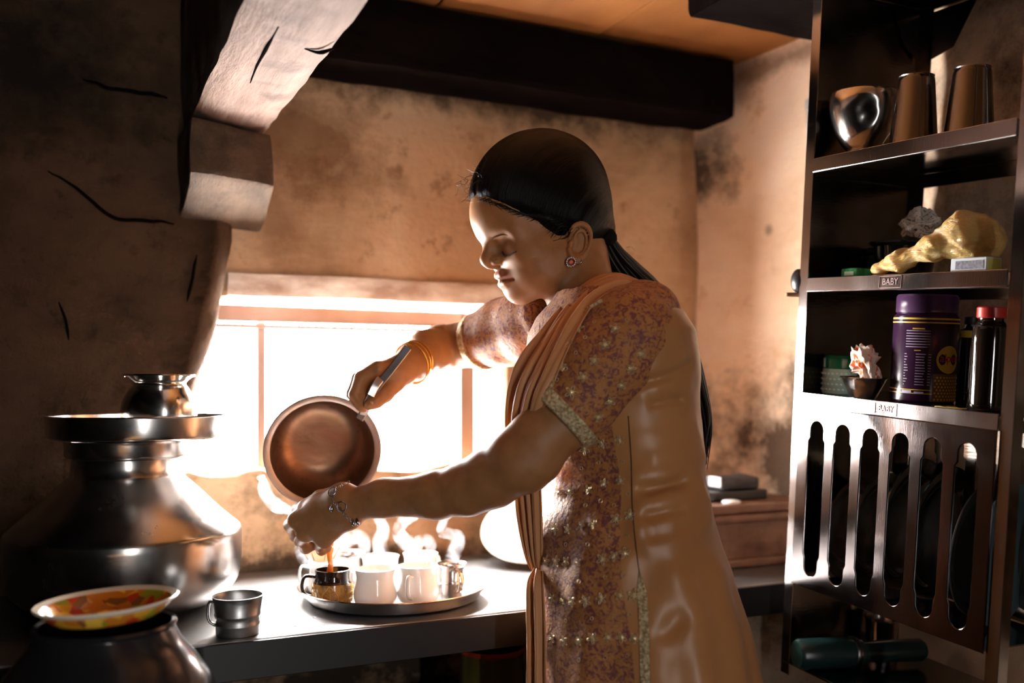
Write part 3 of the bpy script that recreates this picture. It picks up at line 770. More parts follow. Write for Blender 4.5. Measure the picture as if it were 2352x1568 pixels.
for (nm, y) in (('front_post', 0.0), ('front_post', -RWD-0.018)):
    bm = bmesh.new()
    box_bm(bm, -0.0016, 0.0, y, y+0.018, ZB, ZT, 0.0005, 1)
    ye = y+0.018 if y == 0.0 else y
    box_bm(bm, -0.0016, 0.016, ye-0.0008, ye+0.0008, ZB, ZT, 0.0005, 1)
    attach(frombm(nm, bm, M_rack, smooth=False), rk)
for y in (0.0, -RWD-0.018):
    bm = bmesh.new()
    box_bm(bm, RD-0.0016, RD, y, y+0.018, ZB, ZT, 0.0004, 1)
    ye = y+0.018 if y == 0.0 else y
    box_bm(bm, RD-0.018, RD, ye-0.0008, ye+0.0008, ZB, ZT, 0.0004, 1)
    attach(frombm('rear_post', bm, M_rside, smooth=False), rk)
# side sheet on the window side
attach(box('side_panel', 0.016, RD-0.018, 0.0168, 0.0178, ZB+0.02, ZT, M_rside, None, 0), rk)
for zt in SH+[ZT-0.002]:
    bm = bmesh.new()
    box_bm(bm, 0.004, RD-0.004, -RWD, 0.0155, zt-0.0035, zt-0.0022, 0.0004, 1)
    box_bm(bm, -0.004, -0.0022, -RWD+0.001, -0.001, zt-0.021, zt, 0.0007, 2)
    box_bm(bm, -0.004, 0.012, -RWD+0.001, -0.001, zt-0.0215, zt-0.0203, 0.0005, 1)
    box_bm(bm, -0.0035, 0.006, -RWD+0.001, -0.001, zt-0.0035, zt-0.002, 0.0005, 1)
    attach(frombm('shelf', bm, M_rack, smooth=False), rk)
    bm = bmesh.new()          # flanges below the shelf, along side and back
    box_bm(bm, 0.010, RD-0.006, 0.009, 0.0145, zt-0.024, zt-0.0038, 0.0005, 1); box_bm(bm, RD-0.010, RD-0.004, -RWD, 0.0145, zt-0.026, zt-0.0038, 0.0005, 1)
    attach(frombm('shelf_flange', bm, M_rside, smooth=False), rk)
# gusset plates in the rear corner under the top shelf
def gusset(pts):
    bm = bmesh.new()
    f = bm.faces.new([bm.verts.new(p) for p in pts]); r = bmesh.ops.extrude_face_region(bm, geom=[f])
    d = Vector(pts[1])-Vector(pts[0]); e = Vector(pts[2])-Vector(pts[0]); n = d.cross(e).normalized()*0.0012
    for v in [g for g in r['geom'] if isinstance(g, bmesh.types.BMVert)]: v.co += n
    attach(frombm('gusset', bm, M_rack, smooth=False), rk)
zg = 0.53
gusset([(RD-0.020, 0.0125, zg), (RD-0.020, 0.0125, ZT-0.03), (RD-0.075, 0.0125, ZT-0.03), (RD-0.050, 0.0125, zg+0.02)])
gusset([(RD-0.004, -0.002, zg), (RD-0.004, -0.002, ZT-0.03), (RD-0.004, -0.085, ZT-0.03), (RD-0.004, -0.045, zg+0.01)])
# front panel with six plate slots and its twin inside
def slot_panel(nm, x, y1, y0, z0, z1, n, mat, par, hw=0.0185):
    cu = bpy.data.curves.new(nm, 'CURVE'); cu.dimensions = '2D'; cu.fill_mode = 'BOTH'; cu.extrude = 0.0005; cu.bevel_depth = 0.0011; cu.bevel_resolution = 1
    def poly(pts):
        sp = cu.splines.new('POLY'); sp.points.add(len(pts)-1); sp.use_cyclic_u = True
        for p, q in zip(sp.points, pts): p.co = (q[0], q[1], 0, 1)
    poly([(y0, z0), (y1, z0), (y1, z1), (y0, z1)])
    mg_ = 0.0125; pitch = (y1-y0-2*mg_)/n
    for k in range(n):
        c_ = y0+mg_+pitch*(k+0.5); a, b = z0+0.018, z1-0.018
        pts = []
        r1 = hw*0.80
        for i in range(13):
            th = math.pi*i/12; pts.append((c_+r1*math.cos(th), b-r1+r1*math.sin(th)))
        pts += [(c_-r1, b-r1-0.012), (c_-hw, b-r1-0.017), (c_-hw, a+r1+0.020), (c_-r1*1.02, a+r1+0.012)]
        for i in range(13):
            th = math.pi+math.pi*i/12; pts.append((c_+r1*math.cos(th), a+r1+r1*math.sin(th)))
        pts += [(c_+r1*1.02, a+r1+0.012), (c_+hw, a+r1+0.020), (c_+hw, b-r1-0.017), (c_+r1, b-r1-0.012)]
        poly(pts)
    tmp = bpy.data.objects.new('tmp', cu); C.objects.link(tmp)
    dg = bpy.context.evaluated_depsgraph_get(); me = bpy.data.meshes.new_from_object(tmp.evaluated_get(dg))
    bpy.data.objects.remove(tmp); bpy.data.curves.remove(cu)
    me.name = nm; me.materials.clear(); me.materials.append(mat)
    for v in me.vertices: v.co = (x+v.co.z, v.co.x, v.co.y)
    return attach(new_obj(nm, me), par)
slot_panel('slot_panel', -0.0050, -0.0015, -RWD+0.0015, -0.305, -0.029, 6, M_panel, rk)
slot_panel('inner_slot_panel', 0.165, -0.006, -RWD+0.006, -0.305, -0.045, 6, M_rside, rk)
rbox('bottom_rail', -0.004, 0.150, -RWD+0.004, -0.004, -0.306, -0.3035)
rbox('bottom_shelf', -0.003, RD-0.004, -RWD, 0.014, -0.437, -0.433, mat=M_rside)
# embossed maker's plates on two lips
def text_data(body, size, depth=0.0004, bold=0.0):
    cu = bpy.data.curves.new('t', 'FONT'); cu.body = body; cu.size = size; cu.extrude = depth; cu.align_x = 'CENTER'; cu.align_y = 'CENTER'; cu.offset = bold; cu.resolution_u = 3
    tmp = bpy.data.objects.new('t', cu); C.objects.link(tmp)
    dg = bpy.context.evaluated_depsgraph_get(); me = bpy.data.meshes.new_from_object(tmp.evaluated_get(dg))
    vs = [tuple(v.co) for v in me.vertices]; fs = [tuple(p.vertices) for p in me.polygons]
    bpy.data.objects.remove(tmp); bpy.data.curves.remove(cu); bpy.data.meshes.remove(me); return vs, fs
M_emb = steelmat('embossed dark steel', (0.16, 0.11, 0.11), 0.3)
for (zt, px, py) in ((SH[1], 2045, 648), (SH[2], 2035, 932)):
    yc = rl(px, py, -0.004)[1]; zc = zt-0.0105
    vs, fs = text_data('BABY', 0.0125, 0.0004, 0.0002)
    vs2 = [(-0.0044-z, yc-x*0.95, zc+y) for x, y, z in vs]     # read from the room: left is +y
    attach(mesh('lettering', vs2, fs, M_emb, None, False), rk)
    fr = []
    for (a0, a1, b0, b1) in ((-0.020, 0.020, -0.0085, -0.0077), (-0.020, 0.020, 0.0077, 0.0085), (-0.020, -0.0192, -0.0085, 0.0085), (0.0192, 0.020, -0.0085, 0.0085)):
        bm = bmesh.new(); box_bm(bm, -0.0048, -0.0041, yc+a0, yc+a1, zc+b0, zc+b1)
        fr.append(([v.co[:] for v in bm.verts], [[v.index for v in f.verts] for f in bm.faces])); bm.verts.index_update()
        fr[-1] = ([v.co[:] for v in bm.verts], [[v.index for v in f.verts] for f in bm.faces]); bm.free()
    v, f = join_data(fr); attach(mesh('lettering_frame', v, f, M_emb, None, False), rk)

def rthing(name, label, cat, px, xl, z, group=None, rz=0.0, py=None):
    y = rl(px, py if py else HY-(z)*FPX/depth_at(px, xl), xl)[1]
    t = thing(name, label, cat, rw((xl, y, z)), group)
    t.rotation_euler = (RKR@Matrix.Rotation(rz, 3, 'Z')).to_euler(); return t
def sc_at(px, xl): return depth_at(px, xl)/FPX
def shz(i): return SH[i]-0.0020
# --- top shelf
s = sc_at(1978, 0.054)
t = rthing('steel_pot', 'dented shiny steel pot with narrow foot on the top rack shelf', 'pot', 1978, 0.054, shz(0))
rows = [(0, 0), (34, 0), (37, 3), (37, 14), (33, 19), (42, 30), (60, 58), (72, 92), (76, 122), (73, 148), (69, 152)]
pr = [(r*s, z*s) for r, z in rows]
o = attach(lathe('body', shell(pr[:2]+smoothprof(pr[1:], 40)[1:], 0.001), M_steel, None, 72), t)
da = math.atan2(-0.75, -0.66)
for v in o.data.vertices:
    an = math.atan2(v.co.y, v.co.x); dz = (v.co.z-95*s)/(24*s); d_ = math.atan2(math.sin(an-da), math.cos(an-da))/0.33
    k = math.exp(-(dz*dz*1.0+d_*d_)); r_ = 1-0.17*k+0.05*math.exp(-((dz-d_*0.6)**2*6+d_*d_)); v.co.x *= r_; v.co.y *= r_
s = sc_at(2097, 0.08)
TB = [(0, 167), (30, 167), (37, 166), (39.5, 160), (40, 156), (54, 4), (55.5, 1), (55.5, 0)]
def tumbler(label, px, xl, k=1.0):
    s = sc_at(px, xl)*k
    t = rthing('steel_tumbler', label, 'tumbler', px, xl, shz(0), 'upturned tumblers on the top rack shelf')
    pr = [(r*s, z*s) for r, z in TB]; o_ = np.array(pr)
    inn = [(max(r-0.001, 0), z-0.001) for r, z in pr[:-1]]
    attach(lathe('cup_body', [pr[0]]+pr[1:]+[(pr[-1][0]-0.001, 0)]+inn[::-1], M_tumb, None, 64), t)
    attach(lathe('base_ring', [(37*s, 166*s), (39*s, 168.5*s), (36*s, 168.5*s), (35*s, 166.5*s), (37*s, 166*s)], M_steel_soft, None, 48), t)
    return t
tumbler('upturned steel tumbler beside the dented pot on the top shelf', 2097, 0.06)
tumbler('upturned steel tumbler at the right end of the top shelf', 2225, 0.085, 1.03)
# --- middle shelf
M_teal = plain('dark teal plastic', (0.012, 0.035, 0.035), 0.25)
t = rthing('plastic_box', 'dark teal plastic box at the left end of the middle shelf', 'box', 2042, 0.165, shz(1))
s = sc_at(1935, 0.165)
attach(box('box_body', -0.04, 0.04, -19*s, 19*s, 0.0003, 62*s, M_teal, None, 0.006), t); attach(box('lid', -0.041, 0.041, -20*s, 20*s, 62*s, 76*s, M_teal, None, 0.004), t)
M_green = mottled('green foil', (0.01, 0.16, 0.05), (0.08, 0.55, 0.22), 70, 0.25)
def packet(label, px, xl, w_, h_, d_):
    s = sc_at(px, xl); t = rthing('green_packet', label, 'packet', px, xl, shz(1))
    bm = bmesh.new(); box_bm(bm, -d_/2, d_/2, -w_*s/2, w_*s/2, 0.0004, h_*s, 0.003, 2)
    attach(frombm('packet_body', bm, M_green), t)
    attach(box('crimped_end', -d_*0.3, d_*0.3, w_*s/2, w_*s/2+0.005, h_*s*0.35, h_*s*0.5, M_green, None, 0.0004), t)
    attach(box('label_strip', -d_/2-0.0006, -d_/2, -w_*s*0.3, w_*s*0.25, h_*s*0.35, h_*s*0.7, plain('pale print', (0.5, 0.75, 0.6), 0.4), None, 0.0002), t)
packet('small bright green foil packet near the black saucepan', 1966, 0.05, 52, 26, 0.03)
s = sc_at(2072, 0.11)
t = rthing('black_saucepan', 'black saucepan holding crumpled newsprint on the middle shelf', 'saucepan', 2075, 0.13, shz(1))
pr = [(0, 0), (48, 0), (58, 5), (64, 40), (68, 80), (80, 88), (82, 90)]
attach(lathe('pan_body', shell([(r*s, z*s+0.0004) for r, z in pr], 0.0012), plain('black enamel', (0.012, 0.014, 0.014), 0.15, spec=0.6), None, 64), t)
attach(lathe('rim', [(80*s, 87*s), (83*s, 90*s), (81*s, 92*s), (79*s, 90*s), (80*s, 87*s)], M_dksteel, None, 48), t)
def crumple(nm, label, cat, ctr, rad, mat, amp, seed, squash=(1, 1, 1), rot=None, sub=4, freq=22):
    bm = bmesh.new(); bmesh.ops.create_icosphere(bm, subdivisions=sub, radius=1.0)
    p = np.array([v.co[:] for v in bm.verts])
    f_ = 1-np.abs(vnoise(p, freq*0.08, seed))*amp+vnoise(p, freq*0.2, seed+1)*amp*0.4-np.abs(vnoise(p, freq*0.15, seed+2))*amp*0.5
    p = p*f_[:, None]*np.array(squash)*rad
    if rot is not None: p = p@np.array(rot.to_3x3()).T
    for v, q in zip(bm.verts, p): v.co = q
    o = frombm(nm, bm, mat); sharp(o, 25); o.location = ctr
    return tag(o, label, cat)
# newsprint: pale paper with rows of tiny print marks
m, t_, b_ = nt('newsprint')
tc = t_.nodes.new('ShaderNodeTexCoord'); wv = nd(t_, 'ShaderNodeTexWave', i_Scale=95.0, i_Distortion=1.5, i_Detail=2.0); wv.bands_direction = 'DIAGONAL'
t_.links.new(tc.outputs['Object'], wv.inputs['Vector'])
n_ = noise(t_, 260, 2, 0.5); ml = nd(t_, 'ShaderNodeMath', operation='MULTIPLY'); t_.links.new(wv.outputs['Fac'], ml.inputs[0]); t_.links.new(n_, ml.inputs[1])
rr = ramp(t_, ml.outputs[0], [(0.40, (0.66, 0.62, 0.58)), (0.52, (0.12, 0.11, 0.11))]); t_.links.new(rr.outputs[0], b_.inputs['Base Color']); b_.inputs['Roughness'].default_value = 0.9
M_news = m
a = rw(rl(2132, 520, 0.13)); a = Vector(a)
pr_ = rl(2075, 545, 0.13)
crumple('newspaper', 'crumpled newsprint sticking out of the black saucepan', 'paper', rw((0.125, rl(2118, 530, 0.13)[1], shz(1)+sc_at(2072, 0.13)*122)), 0.032, M_news, 0.55, 5, (0.9, 1.2, 1.0), None, 3, 26)
M_bag = plain('yellow polythene', (0.80, 0.55, 0.20), 0.22, Transmission_Weight=0.25, Subsurface_Weight=0.25, Subsurface_Scale=0.01)
bump(M_bag.node_tree, M_bag.node_tree.nodes['Principled BSDF'], noise(M_bag.node_tree, 38, 5, 0.7, dist=1.5, stretch=(1, 0.5, 2.2)), 0.9, 0.008)
bag = Field()
bp = [rl(2012, 612, 0.012), rl(2075, 596, 0.014), rl(2150, 565, 0.016), rl(2215, 535, 0.03), rl(2250, 530, 0.05)]
bp[0][2] = shz(1)+0.0105; bp[1][2] = max(bp[1][2], shz(1)+0.019)
bag.chain([np.array(p) for p in bp], [0.007, 0.010, 0.014, 0.018, 0.018], 0.02)
bag.chain([np.array(rl(2220, 535, 0.03)), np.array(rl(2250, 560, 0.05)), np.array([0.06, rl(2245, 600, 0.06)[1], shz(1)+0.03])], [0.016, 0.021, 0.020], 0.03)
fb = lambda p: bag(p)-0.003*np.abs(vnoise(p, 55, 4))-0.0012*vnoise(p, 120, 6)+0.003*vnoise(p@np.array([[1, 0, 0], [0, .7, .7], [0, -.7, .7]]).T*np.array([1, .35, 2.2]), 60, 8)
ctr = np.mean([np.array(p) for p in bp], axis=0)
v, q_ = surfnet(fb, ctr-np.array([0.07, 0.12, 0.09]), ctr+np.array([0.10, 0.12, 0.09]), 0.0022)
v[:, 2] = np.maximum(v[:, 2], shz(1)+0.0006)
bg_ = thing('plastic_bag', 'crinkled yellow polythene bag slumped over the black saucepan', 'bag', rw((0.05, bp[3][1], shz(1)))); 
o = npmesh('bag_body', np.array([rw(x) for x in v]), q_, M_bag); o.parent = bg_; o.matrix_parent_inverse = Matrix.Translation(-bg_.location)
kn = crumple('bag_knot', None, None, (0, 0, 0), 0.019, M_bag, 0.65, 9, (1, 1.35, 0.7), None, 4, 30); 
a = rw(rl(2228, 526, 0.035)); kn.location = a; kn.parent = bg_; kn.matrix_parent_inverse = Matrix.Translation(-bg_.location)
t = rthing('matchbox', 'pale blue matchbox with a dark striking strip at the right of the middle shelf', 'matchbox', 2240, 0.012, shz(1)); s = sc_at(2240, 0.012)
attach(box('sleeve', -0.012, 0.016, -48*s, 48*s, 0.0003, 34*s, plain('pale blue card', (0.55, 0.62, 0.66), 0.6), None, 0.0008), t)
attach(box('striking_strip', -0.0126, -0.0118, -42*s, 34*s, 8*s, 27*s, mottled('striking strip', (0.10, 0.10, 0.13), (0.26, 0.27, 0.32), 300, 0.8), None, 0), t)
attach(box('tray_end', -0.010, 0.014, -49.5*s, -47*s, 3*s, 31*s, plain('yellow card', (0.6, 0.6, 0.15), 0.7), None, 0), t)
# --- lower shelf
t = rthing('ridged_jar', 'green lidded jar with rows of pale ridges on the lower shelf', 'jar', 1926, 0.058, shz(2)); s = sc_at(1926, 0.066)*0.92
attach(lathe('jar_body', [(0, 0), (37*s, 0), (40*s, 3*s), (40*s, 60*s), (36*s, 66*s)], plain('pale green plastic', (0.28, 0.46, 0.42), 0.3), None, 40), t)
rg = []
for j in range(4):
    for i in range(24):
        an = 2*math.pi*i/24+j*0.13; rg.append(lathe_data([(0, -3*s), (3*s, -1.5*s), (3.6*s, 0), (3*s, 1.5*s), (0, 3*s)], 6, (40*s*math.cos(an), 40*s*math.sin(an), (12+j*13)*s)))
v, f = join_data(rg); o = attach(mesh('ridge_studs', v, f, plain('pale studs', (0.55, 0.68, 0.68), 0.3)), t); o['kind'] = 'stuff'
attach(lathe('lid', [(38*s, 63*s), (41*s, 66*s), (41*s, 88*s), (34*s, 96*s), (0, 97*s)], plain('bottle green plastic', (0.005, 0.09, 0.04), 0.2), None, 40), t)
t = rthing('small_bowl', 'small flared steel bowl in front of the green jar', 'bowl', 1982, 0.034, shz(2)); s = sc_at(1982, 0.034)
pr = [(0, 0), (27, 0), (30, 3), (39, 22), (50, 44), (53.5, 46)]
attach(lathe('bowl_body', shell([(r*s, z*s+0.0003) for r, z in pr], 0.0011), M_alu, None, 48), t)
m, t_, b_ = nt('printed wrapper')
r1 = ramp(t_, noise(t_, 34, 2, 0.4, dist=1.5), [(0.0, (0.70, 0.58, 0.50)), (0.52, (0.75, 0.14, 0.04)), (0.60, (0.72, 0.62, 0.55)), (0.70, (0.30, 0.10, 0.05))], 'CONSTANT'); t_.links.new(r1.outputs[0], b_.inputs['Base Color']); b_.inputs['Roughness'].default_value = 0.35
M_wrap = m
crumple('paper_wrapper', 'crumpled white and orange printed wrapper in the small bowl', 'wrapper', rw((0.036, rl(1990, 830, 0.036)[1], shz(2)+s*78)), 0.026, M_wrap, 0.55, 21, (0.8, 0.95, 1.45), Matrix.Rotation(-0.5, 4, 'X'))
# purple jar with its label
s = sc_at(2118, 0.088)
t = rthing('purple_jar', 'purple labelled jar with purple lid on the lower shelf', 'jar', 2118, 0.088, shz(2))
M_purp = plain('purple label', (0.024, 0.006, 0.026), 0.25); M_purl = plain('purple plastic', (0.055, 0.02, 0.062), 0.28); M_gold = plain('gold print', (0.62, 0.38, 0.03), 0.4); M_pale = plain('lilac print', (0.40, 0.32, 0.46), 0.5)
R_ = 70*s
attach(lathe('jar_body', [(0, 0), (66*s, 0), (70*s, 4*s), (70*s, 192*s), (62*s, 202*s)], M_purp, None, 64), t)
attach(lathe('lid', [(63*s, 201*s), (66*s, 203*s), (66*s, 238*s), (62*s, 243*s), (0, 244*s)], M_purl, None, 64), t)
for z0, z1 in ((20, 22), (28, 30), (178, 181), (186, 190)): attach(lathe('gold_band', [(R_+0.0002, z0*s), (R_+0.0002, z1*s)], M_gold, None, 64), t)
vc = math.atan2(-(RKO.y-0.1), -(RKO.x+0.07))     # towards the camera
def on_jar(x, z, lift=0.0003): a_ = vc+x/R_; return ((R_+lift)*math.cos(a_), (R_+lift)*math.sin(a_), z)
def strip(x0, x1, z0, z1, lift=0.0003, n=6):
    vs = []; fs = []
    for i in range(n+1):
        x = x0+(x1-x0)*i/n; vs += [on_jar(x, z0, lift), on_jar(x, z1, lift)]
    for i in range(n): fs.append((2*i, 2*i+2, 2*i+3, 2*i+1))
    return vs, fs
ln = []
for k in range(7): ln.append(strip(-44*s, (8-4*(k == 6))*s, (160-k*6)*s, (161.6-k*6)*s))
for k in range(12):
    for (x0, x1) in ((-46, -36-8*hashn(k, 1)), (-22+2, -22-2+20+6*hashn(k, 2)), (6, 12)): ln.append(strip(x0*s, x1*s, (108-k*6.2)*s, (109.6-k*6.2)*s, n=3))
v, f = join_data(ln); o = attach(mesh('small_print', v, f, M_pale, None, False), t); o['kind'] = 'stuff'
for aa in ((-30, -4, 164, 167), (-24, -10, 116, 118)):
    v, f = strip(*[q*s for q in aa]); attach(mesh('gold_heading', v, f, M_gold, None, False), t)
M_lp = plain('pale grey print', (0.45, 0.42, 0.55), 0.5)
for aa in ((-48, -26, 20, 27), (-20, 0, 20, 25)):
    v, f = strip(*[q*s for q in aa]); attach(mesh('label_patch', v, f, M_lp, None, False), t)
vs = [on_jar(54*s, 98*s, 0.0006)]; fs = []
for i in range(33):
    th = 2*math.pi*i/32; vs.append(on_jar(54*s+31*s*math.cos(th), 98*s+31*s*math.sin(th), 0.0006))
for i in range(32): fs.append((0, i+1, i+2))
attach(mesh('round_badge', vs, fs, M_gold, None, False), t)
tv, tf = text_data('alpen', 25*s, 0.0002, 0.0); attach(mesh('lettering', [on_jar(x+57*s, y+101*s, 0.0009+z) for x, y, z in tv], tf, plain('red print', (0.55, 0.02, 0.03), 0.5), None, False), t)
v, f = strip(18*s, 92*s, 4*s, 66*s, 0.0004, 12); attach(mesh('dotted_panel', v, f, plain('brown print', (0.16, 0.07, 0.02), 0.5), None, False), t)
dt = []
for i in range(9):
    for j in range(8):
        x, z = (23+i*8+4*(j % 2))*s, (9+j*7)*s; ds = [on_jar(x, z, 0.0007)]+[on_jar(x+2.4*s*math.cos(q*math.pi/4), z+2.4*s*math.sin(q*math.pi/4), 0.0007) for q in range(8)]
        dt.append((ds, [(0, q+1, (q+1) % 8+1) for q in range(8)]))
v, f = join_data(dt); o = attach(mesh('gold_dots', v, f, M_gold, None, False), t); o['kind'] = 'stuff'
# bottles
def bottle(label, px, xl, prof, mat, lidprof, lidmat, band=None):
    s = sc_at(px, xl); t = rthing('bottle', label, 'bottle', px, xl, shz(2))
    pr = [(r*s, z*s) for r, z in prof]; attach(lathe('bottle_body', pr[:2]+smoothprof(pr[1:], 26)[1:], mat, None, 40), t)
    attach(lathe('cap', [(r*s, z*s) for r, z in lidprof], lidmat, None, 40), t)
    if band: attach(lathe('label_band', [(band[0]*s, band[1]*s), (band[0]*s, band[2]*s)], band[3], None, 40), t)
M_dkglass = plain('dark brown glass', (0.012, 0.008, 0.006), 0.07, spec=0.8)
bottle('tall dark bottle with a red cap at the right of the lower shelf', 2266, 0.05, [(0, 0), (32, 0), (37, 5), (38, 40), (38, 175), (33, 196), (27, 205), (27, 212)], M_dkglass, [(29, 211), (31, 213), (31, 234), (28, 237), (0, 237)], plain('red plastic', (0.55, 0.035, 0.025), 0.35))
bottle('dark bottle with a yellow label strip behind the red capped bottle', 2222, 0.155, [(0, 0), (22, 0), (25, 4), (25, 150), (18, 166), (13, 172), (13, 180)], M_dkglass, [(15, 178), (16, 180), (16, 195), (0, 197)], M_black_paint, (25.5, 148, 164, M_gold))
t = rthing('yellow_scrap', 'small torn yellow paper scrap at the foot of the purple jar', 'paper', 2185, 0.006, shz(2))
bm = bmesh.new(); bmesh.ops.create_grid(bm, x_segments=6, y_segments=8, size=1)
for v in bm.verts: v.co = (v.co.x*0.008, v.co.y*0.017*(1+0.2*hashn(v.index)), 0.0015+0.002*hashn(v.index, 2))
o = frombm('torn_sheet', bm, plain('yellow paper', (0.7, 0.55, 0.12), 0.8)); mod(o, 'SOLIDIFY', thickness=0.0004); attach(o, t)

# --- plates standing in the slots
pitch = (RWD-0.003-0.025)/6
def slot_y(k): return -0.0015-0.0125-pitch*(k+0.5)
M_bluepl = plain('blue grey plastic', (0.10, 0.18, 0.22), 0.3)
M_plate = steelmat('dark polished plate', (0.33, 0.33, 0.33), 0.12)
PD = [(0, 'thin dark steel plate standing in the first slot from the window', 0.082, 8, M_plate), (1, 'thin dark steel plate standing in the second slot from the window', 0.090, 8, M_plate),
      (2, 'large dark steel plate standing in the third slot from the window', 0.104, 10, M_plate), (3, 'large dark steel plate standing in the fourth slot from the window', 0.102, 10, M_plate),
      (4, 'dark steel plate deep in the fifth slot from the window', 0.094, 6, M_dksteel), (5, 'blue grey plastic plate standing in the last slot of the rack', 0.098, 9, M_bluepl)]
for k, lab, R_, tilt, mt in PD:
    o_ = thing('dinner_plate', lab, 'plate', rw((0.012+R_*math.cos(0.262)+(0.02 if k == 4 else 0), slot_y(k)+0.010+R_*math.sin(0.262), -0.3030+R_)), 'plates standing in the rack slots')
    o_.rotation_euler = (RKR@Matrix.Rotation(0.262, 3, 'Z')@Matrix.Rotation(math.radians(90+tilt*0.35), 3, 'X')).to_euler()
    pf = [(0, 0), (R_*0.62, 0), (R_*0.72, 0.003), (R_*0.80, 0.009), (R_*0.97, 0.012), (R_*0.995, 0.0122)]
    attach(lathe('dish', shell(pf[:2]+smoothprof(pf[1:], 16)[1:], 0.0011), mt, None, 72), o_)
    attach(lathe('rim', [(R_*0.985, 0.0112), (R_, 0.0122), (R_*0.992, 0.0140), (R_*0.975, 0.0130), (R_*0.985, 0.0112)], mt, None, 72), o_)
# --- under the slots
o_ = thing('torch', 'dark teal tube with a ringed head lying on the bottom rack shelf', 'torch', rw((0.03, -0.035, -0.4325))); o_.rotation_euler = (RKR@Matrix.Rotation(math.radians(-14), 3, 'Z')@Matrix.Rotation(math.radians(90), 3, 'Y')).to_euler()
o_.location = rw((0.0, -0.040, -0.4325+0.0245))
attach(lathe('head', [(0, -0.02), (0.020, -0.02), (0.0235, -0.014), (0.0235, 0.082), (0.0185, 0.090)], M_teal, None, 40), o_)
attach(lathe('ring', [(0.0232, 0.070), (0.0245, 0.072), (0.0245, 0.078), (0.0232, 0.080)], M_dksteel, None, 40), o_)
attach(lathe('barrel', [(0.0185, 0.088), (0.0175, 0.095), (0.0175, 0.19), (0.014, 0.196), (0, 0.196)], M_teal, None, 40), o_)
t = rthing('small_steel_cup', 'small steel cup at the back of the bottom rack shelf', 'cup', 2022, 0.17, -0.4325); 
attach(lathe('cup_body', shell([(0, 0.0005), (0.02, 0.0005), (0.022, 0.002), (0.026, 0.055), (0.0275, 0.058)], 0.001), M_steel_soft, None, 40), t)
attach(lathe('lip', [(0.0270, 0.0565), (0.0288, 0.0580), (0.0275, 0.0595), (0.0262, 0.0580), (0.0270, 0.0565)], M_steel, None, 40), t)

# --- on the wall beside the rack
a = PU(1862, 232, RW-0.022); b = PU(1852, 478, RW-0.022)
o_ = thing('white_tube', 'slim white tube fixed upright to the wall behind the rack', 'tube', a)
M_wtube = plain('white plastic', (0.78, 0.74, 0.70), 0.35)
o = tube('tube_body', [(0, 0, 0), (0, 0, -0.17)], 0.0085, M_wtube, None, 20); attach(o, o_)
attach(lathe('end_cap', [(0, 0.003), (0.009, 0.003), (0.0102, 0.0), (0.0102, -0.016), (0.0088, -0.018)], plain('grey plastic', (0.4, 0.4, 0.4), 0.4), None, 24), o_)
attach(box('clip', -0.002, 0.0125, -0.006, 0.006, -0.08, -0.07, M_dksteel, None, 0.001), o_)
ld = thing('ladle', 'dark ladle with a wooden handle stuck beside the left rack post', 'ladle', P(1834, 645, 1.515))
bm = bmesh.new(); bmesh.ops.create_uvsphere(bm, u_segments=24, v_segments=14, radius=1)
bmesh.ops.delete(bm, geom=[v for v in bm.verts if v.co.x > 0.25], context='VERTS')
for v in bm.verts: v.co = (v.co.x*0.010, v.co.y*0.014, v.co.z*0.019)
o = frombm('ladle_bowl', bm, M_black_paint); mod(o, 'SOLIDIFY', thickness=0.001); attach(o, ld)
p0 = Vector(P(1806, 676, 1.515))-ld.location; p1 = Vector(P(1846, 677, 1.53))-ld.location
attach(tube('handle', [p0, p1], 0.0036, woodmat('brown stick', (0.16, 0.08, 0.04), (0.28, 0.15, 0.08), (1, 1, 1)), None, 10), ld)
# ------------------------------------------------------------------ the woman
wm = thing('person', 'young woman in an embroidered peach tunic pouring tea through a strainer', 'person', (*P(1440, 890, 1.33)[:2], 0.0))
WMI = Matrix.Translation(-wm.location)
def kid(o, parent=None):
    o.parent = parent or wm; o.matrix_parent_inverse = WMI if parent is None else Matrix.Identity(4); return o
def A(px, py, Y): return np.array(P(px, py, Y))
def cam_vec(x, y, z): return x*RT+y*FW+z*UP      # picture right, away, up -> room

# materials
m, t_, b_ = nt('warm brown skin')
ca = t_.nodes.new('ShaderNodeVertexColor'); ca.layer_name = 'tint'
c0 = ramp(t_, noise(t_, 60, 4, 0.6), [(0.3, (0.285, 0.125, 0.045)), (0.7, (0.345, 0.155, 0.060))]).outputs[0]
cc = mixc(t_, 1.0, c0, ca.outputs['Color'], 'MULTIPLY'); t_.links.new(cc, b_.inputs['Base Color'])
b_.inputs['Roughness'].default_value = 0.5; b_.inputs['Specular IOR Level'].default_value = 0.35
b_.inputs['Subsurface Weight'].default_value = 0.12; b_.inputs['Subsurface Radius'].default_value = (0.012, 0.005, 0.003); b_.inputs['Subsurface Scale'].default_value = 0.6
bump(t_, b_, noise(t_, 420, 3, 0.6), 0.12, 0.001)
M_skin = m
def cloth(name, c0, c1, scale, rough, sheen, bmp, bscale, extra=None):
    m, t, b = nt(name)
    c = ramp(t, noise(t, scale, 4, 0.6), [(0.35, c0), (0.65, c1)]).outputs[0]
    if extra:
        n2 = noise(t, extra[1], 5, 0.72, dist=1.2); c = mixc(t, ramp(t, n2, [(extra[2], (0, 0, 0)), (extra[2]+0.05, (1, 1, 1))]).outputs[0], c, extra[0])
    t.links.new(c, b.inputs['Base Color']); b.inputs['Roughness'].default_value = rough
    b.inputs['Sheen Weight'].default_value = sheen*0.3; b.inputs['Specular IOR Level'].default_value = 0.25
    bump(t, b, noise(t, bscale, 3, 0.6), bmp, 0.002)
    return m
